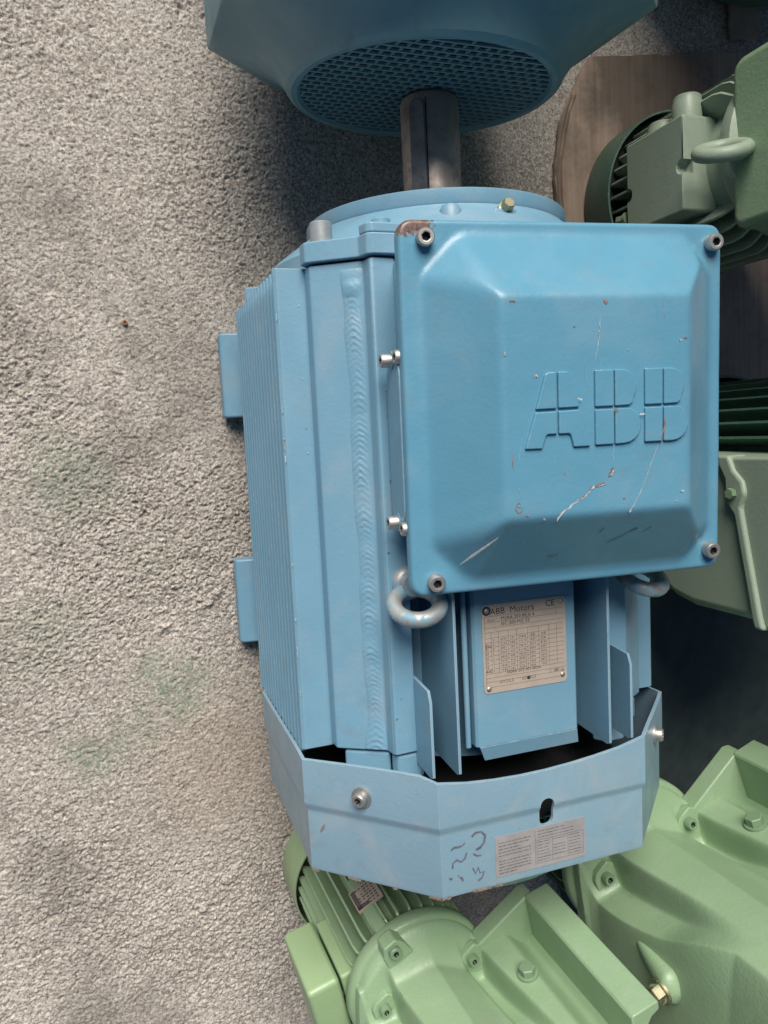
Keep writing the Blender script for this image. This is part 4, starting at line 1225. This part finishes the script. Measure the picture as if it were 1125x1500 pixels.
g2 = thing('gear_motor', 'big light green gear motor with a yellowish hex bolt on its side boss, lower right', 'gear motor', group='green gear motors')
K2 = 1.0
g2['_n0'] = 0.148 * K2
frame_empty(g2, (0.2667, -0.4677, 0.25), (0, 0), 19.5)
AX2 = gear_unit(g2, M['green'], K2)
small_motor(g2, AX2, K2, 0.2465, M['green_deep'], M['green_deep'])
bs = MB()
nb = 28
A0, A1 = Vector((-0.137, -0.070, 0.122)), Vector((-0.1440, -0.134, 0.110))
rings_ = []
for i in range(nb):
    f = i / (nb - 1)
    c = A0.lerp(A1, f)
    r = 0.003 + 0.0165 * (f ** 0.6) if f < 0.82 else 0.0176 * math.sqrt(max(0.0, 1 - ((f - 0.82) / 0.18) ** 2)) + 0.0003
    rings_.append([(c.x + r * 0.75 * math.cos(a), c.y, c.z + r * math.sin(a)) for a in [2 * PI * q / 24 for q in range(24)]])
bs.rings(rings_, True, True)
bs.build('bolt_boss', M['green'], g2, ang=60)
hex_bolt(g2, (-0.1545, -0.121, 0.112), (-0.95, -0.12, 0.10), 0.0100, 0.010, 'brass', 0.4, True)

# ------------------------------------------------------------------ dull green motor at the upper right, upright like the others
ur = thing('gear_motor', 'dull green gear motor with a thick lifting eye, standing behind the upper right lid corner', 'gear motor', (0.425, 0.298, 0), 0, 'green gear motors')
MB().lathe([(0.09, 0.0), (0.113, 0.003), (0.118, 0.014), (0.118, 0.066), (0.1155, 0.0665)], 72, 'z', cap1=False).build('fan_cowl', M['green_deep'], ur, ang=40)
MB().lathe([(0.112, 0.050), (0.112, 0.052)], 48).build('fan', M['fan_black'], ur)
MB().lathe([(0.078, 0.03), (0.078, 0.262)], 48).build('stator_frame', M['green_dull'], ur)
fm = MB().prism([(0.070, 0.055), (0.107, 0.055), (0.107, 0.215), (0.104, 0.226), (0.092, 0.238), (0.070, 0.238)], 'y', -0.0014, 0.0014).mesh('fin', M['green_dull'], 30)
for a in [q for q in range(0, 360, 10) if abs(q - 180) > 34]:
    link_mesh('fin', fm, ur, Matrix.Rotation(R(a), 4, 'Z'))
fm = MB().prism([(0.070, 0.055), (0.106, 0.055), (0.106, 0.090), (0.104, 0.093), (0.070, 0.093)], 'y', -0.0014, 0.0014).mesh('fin', M['green_dull'], 30)
for a in range(150, 215, 10):
    link_mesh('fin', fm, ur, Matrix.Rotation(R(a), 4, 'Z'))
MB().lathe([(0.070, 0.236), (0.094, 0.238), (0.097, 0.243), (0.097, 0.256), (0.090, 0.262)], 64).build('end_shield', M['green_dull'], ur, ang=40)
ubx = MB().prism(rrect(-0.0555, 0.0525, 0.095, 0.200, 0.004), 'x', -0.1105, -0.062).build('terminal_box', M['green_dull'], ur, bev=0.0025)
cut_ = MB()
for (y, z) in ((-0.0050, 0.1960), (-0.0090, 0.0980)):
    cut_.lathe([(0.0085, -0.125), (0.0085, -0.097)], 24, 'x', M4=Matrix.Translation((0, y, z)))
boolean_cut(ubx, cut_)
ubx.modifiers.clear()
for (x, z, h, r) in ((-0.088, 0.181, 0.030, 0.0170), (-0.090, 0.140, 0.015, 0.018)):
    MB().lathe([(r, 0.050), (r, 0.050 + h - 0.008), (r * 0.95, 0.050 + h - 0.0065), (r * 0.95, 0.050 + h - 0.002), (r * 0.8, 0.050 + h)], 28, 'y', M4=Matrix.Translation((x, 0, z))).build('blanking_plug', M['green_dull'], ubx)
hex_bolt(ur, (-0.106, -0.034, 0.088), (-0.3, 0, -1), 0.006, 0.012, 'screw_green')
GB = (0.335 - 0.425)
MB().prism(rrect(-0.092, 0.088, 0.25, 0.52, 0.016), 'x', GB, GB + 0.24).build('gear_housing', M['green'], ur, bev=0.010, seg=3)
Mt = to_dir((GB - 0.0250, -0.012, 0.266), (-0.25, 0.80, 0.30)) 
e = MB().torus(0.0240, 0.0078, 56, 18, Mt)
e.lathe([(0.0095, -0.004), (0.0095, 0.020)], 24, 'x', M4=Matrix.Translation((GB - 0.004, -0.012, 0.268)))
e.build('lifting_eye', M['green_dull'], ur, ang=60)

# ------------------------------------------------------------------ dull green motor at the right with a cast terminal box
mr = thing('gear_motor', 'dull green finned motor with a big cast terminal box, right of the blue lid', 'gear motor', (0.49, -0.062, 0), 0, 'green gear motors')
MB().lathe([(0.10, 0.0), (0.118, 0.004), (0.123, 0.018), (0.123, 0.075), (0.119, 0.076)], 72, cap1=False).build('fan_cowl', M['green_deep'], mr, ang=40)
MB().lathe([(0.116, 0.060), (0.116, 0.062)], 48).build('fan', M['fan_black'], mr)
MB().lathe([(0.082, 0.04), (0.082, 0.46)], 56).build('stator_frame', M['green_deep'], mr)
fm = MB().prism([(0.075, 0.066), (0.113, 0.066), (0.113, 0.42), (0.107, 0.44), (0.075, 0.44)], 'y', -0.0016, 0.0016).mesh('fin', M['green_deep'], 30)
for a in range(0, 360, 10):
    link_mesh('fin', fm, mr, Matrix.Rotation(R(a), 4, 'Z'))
MB().lathe([(0.08, 0.44), (0.112, 0.442), (0.117, 0.45), (0.117, 0.47), (0.08, 0.48)], 64).build('end_shield', M['green_dull'], mr, ang=40)
MB().box(-0.150, 0.16, -0.175, -0.110, 0.055, 0.070).build('base_plate', M['green_deep'], mr, bev=0.003)
XB = 0.317 - 0.49
def yz(y, z): return (y + 0.062, z)
bp = [yz(-0.040, 0.130), yz(-0.044, 0.40), yz(-0.222, 0.40), yz(-0.224, 0.205), yz(-0.218, 0.172), yz(-0.200, 0.135)]
MB().prism(bp, 'x', XB, XB + 0.13).build('terminal_box', M['green_dull'], mr, bev=0.012, seg=4)
lp = [yz(-0.042, 0.262), yz(-0.060, 0.272), yz(-0.072, 0.283), yz(-0.080, 0.284), yz(-0.092, 0.276), yz(-0.102, 0.283), yz(-0.212, 0.312), yz(-0.226, 0.320), yz(-0.226, 0.42), yz(-0.040, 0.42)]
cr = [yz(-0.040, 0.255), yz(-0.052, 0.257), yz(-0.066, 0.266), yz(-0.080, 0.267), yz(-0.0935, 0.268), yz(-0.100, 0.274), yz(-0.106, 0.280), yz(-0.220, 0.306), yz(-0.228, 0.309), yz(-0.228, 0.322), yz(-0.214, 0.317), yz(-0.106, 0.292), yz(-0.096, 0.290), yz(-0.082, 0.296), yz(-0.068, 0.292), yz(-0.056, 0.279), yz(-0.040, 0.272)]
MB().prism(cr, 'x', XB - 0.008, XB + 0.02).build('lid_flange', M['green_dull'], mr, bev=0.004, seg=3)
MB().prism(lp, 'x', XB - 0.003, XB + 0.12).build('terminal_box_lid', M['green_dull'], mr, bev=0.006, seg=3)
hex_bolt(mr, (XB - 0.0075, -0.0815 + 0.062, 0.2805), (-1, 0, 0.1), 0.0062, 0.006, 'screw_green', 0.2, False)

# ------------------------------------------------------------------ dark foot at the top edge; tall motor above it added to cast shade
shade_motor = thing('electric_motor', 'dark round foot at the top edge, tall green motor above it added for shade', 'motor', (0.57, 0.885, 0), 0)
MB().lathe([(0.24, 0.0), (0.288, 0.004), (0.300, 0.03), (0.300, 0.20), (0.294, 0.201)], 72, cap1=False).build('fan_cowl', M['green_deep'], shade_motor, ang=40)
MB().lathe([(0.24, 0.05), (0.24, 1.30)], 64).build('stator_frame', M['green_deep'], shade_motor)
fm = MB().prism([(0.23, 0.17), (0.285, 0.17), (0.285, 1.22), (0.27, 1.25), (0.23, 1.25)], 'y', -0.0022, 0.0022).mesh('fin', M['green_deep'], 30)  # fins of the added shade motor
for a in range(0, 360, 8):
    link_mesh('fin', fm, shade_motor, Matrix.Rotation(R(a), 4, 'Z'))
MB().lathe([(0.22, 1.25), (0.29, 1.255), (0.30, 1.27), (0.30, 1.31), (0.20, 1.36), (0.06, 1.38)], 64).build('end_shield', M['green_deep'], shade_motor, ang=40)
MB().lathe([(0.04, 1.36), (0.04, 1.50), (0.037, 1.504)], 40).build('shaft', M['shaft'], shade_motor)

# ------------------------------------------------------------------ things lying on the floor
def torn_sheet(name, label, cat, poly, z0, z1, mat, bev=0.0):
    c = Vector((sum(p[0] for p in poly) / len(poly), sum(p[1] for p in poly) / len(poly), 0))
    pts = []
    for a, b in zip(poly, poly[1:] + poly[:1]):
        n = max(1, int((Vector(b) - Vector(a)).length / 0.012))
        for k in range(n):
            f = k / n
            j = 0.0016 if k else 0
            pts.append((a[0] + (b[0] - a[0]) * f - c.x + random.uniform(-j, j), a[1] + (b[1] - a[1]) * f - c.y + random.uniform(-j, j)))
    o = MB().prism(pts, 'z', z0, z1).build(name, mat, None)
    o.location = c
    tag(o, label, cat)
    return o
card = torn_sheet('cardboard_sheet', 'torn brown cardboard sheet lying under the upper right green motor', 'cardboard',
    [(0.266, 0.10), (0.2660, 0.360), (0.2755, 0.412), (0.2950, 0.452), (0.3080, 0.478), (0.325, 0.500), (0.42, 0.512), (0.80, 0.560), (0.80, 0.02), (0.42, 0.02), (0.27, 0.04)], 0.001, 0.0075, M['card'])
# its frayed, curled left edge
fr_ = MB()
edge = [(0.2660, 0.12 + 0.02 * k) for k in range(13)] + [(0.2675, 0.372), (0.2730, 0.400), (0.2800, 0.424), (0.2900, 0.447)]
for off, h, wd in ((0.0, 0.007, 0.004), (0.007, 0.004, 0.003)):
    rows = []
    for i, (x, y) in enumerate(edge):
        q = random.uniform(-.0008, .0008)
        x0_, y0_, hh = x + off + q - card.location.x, y - card.location.y, h * random.uniform(.5, 1)
        rows.append([(x0_, y0_, 0.0074), (x0_ + wd * .3, y0_, 0.0074 + hh), (x0_ + wd, y0_, 0.0076 + hh * .4), (x0_ + wd * 1.6, y0_, 0.0076)])
    fr_.grid(rows)
fr_.build('frayed_edge', M['card'], card, ang=60)
torn_sheet('cardboard_sheet', 'small pale cardboard scrap at the very top right', 'cardboard', [(0.560, 0.545), (0.612, 0.555), (0.615, 0.66), (0.555, 0.66)], 0.0085, 0.013, flat('pale_card', (0.27, 0.215, 0.16), 0.85, 0, 0.2, 40))
torn_sheet('floor_shade_sheet', 'dark sheet added as floor shade right of the blue motor', 'mat', [(0.215, -0.46), (0.205, 0.012), (0.90, 0.012), (0.90, -0.90), (0.26, -0.80)], 0.001, 0.005, M['floor_shade'])  # added dark sheet: paints the floor's deep shade between the motors
nut = thing('hex_nut', 'small rusty nut lying alone on the concrete', 'nut', (-0.3076, 0.1465, -0.003))
hx = [(0.0032 * math.cos(k * PI / 3), 0.0032 * math.sin(k * PI / 3)) for k in range(6)]
hn = [(0.0016 * math.cos(k * PI / 3), 0.0016 * math.sin(k * PI / 3)) for k in range(6)]
MB().rings([[(x, y, 0.0) for x, y in hx], [(x, y, 0.003) for x, y in hx], [(x, y, 0.003) for x, y in hn], [(x, y, 0.0) for x, y in hn]]).build('nut_body', M['rust'], nut)

bpy.context.view_layer.update()
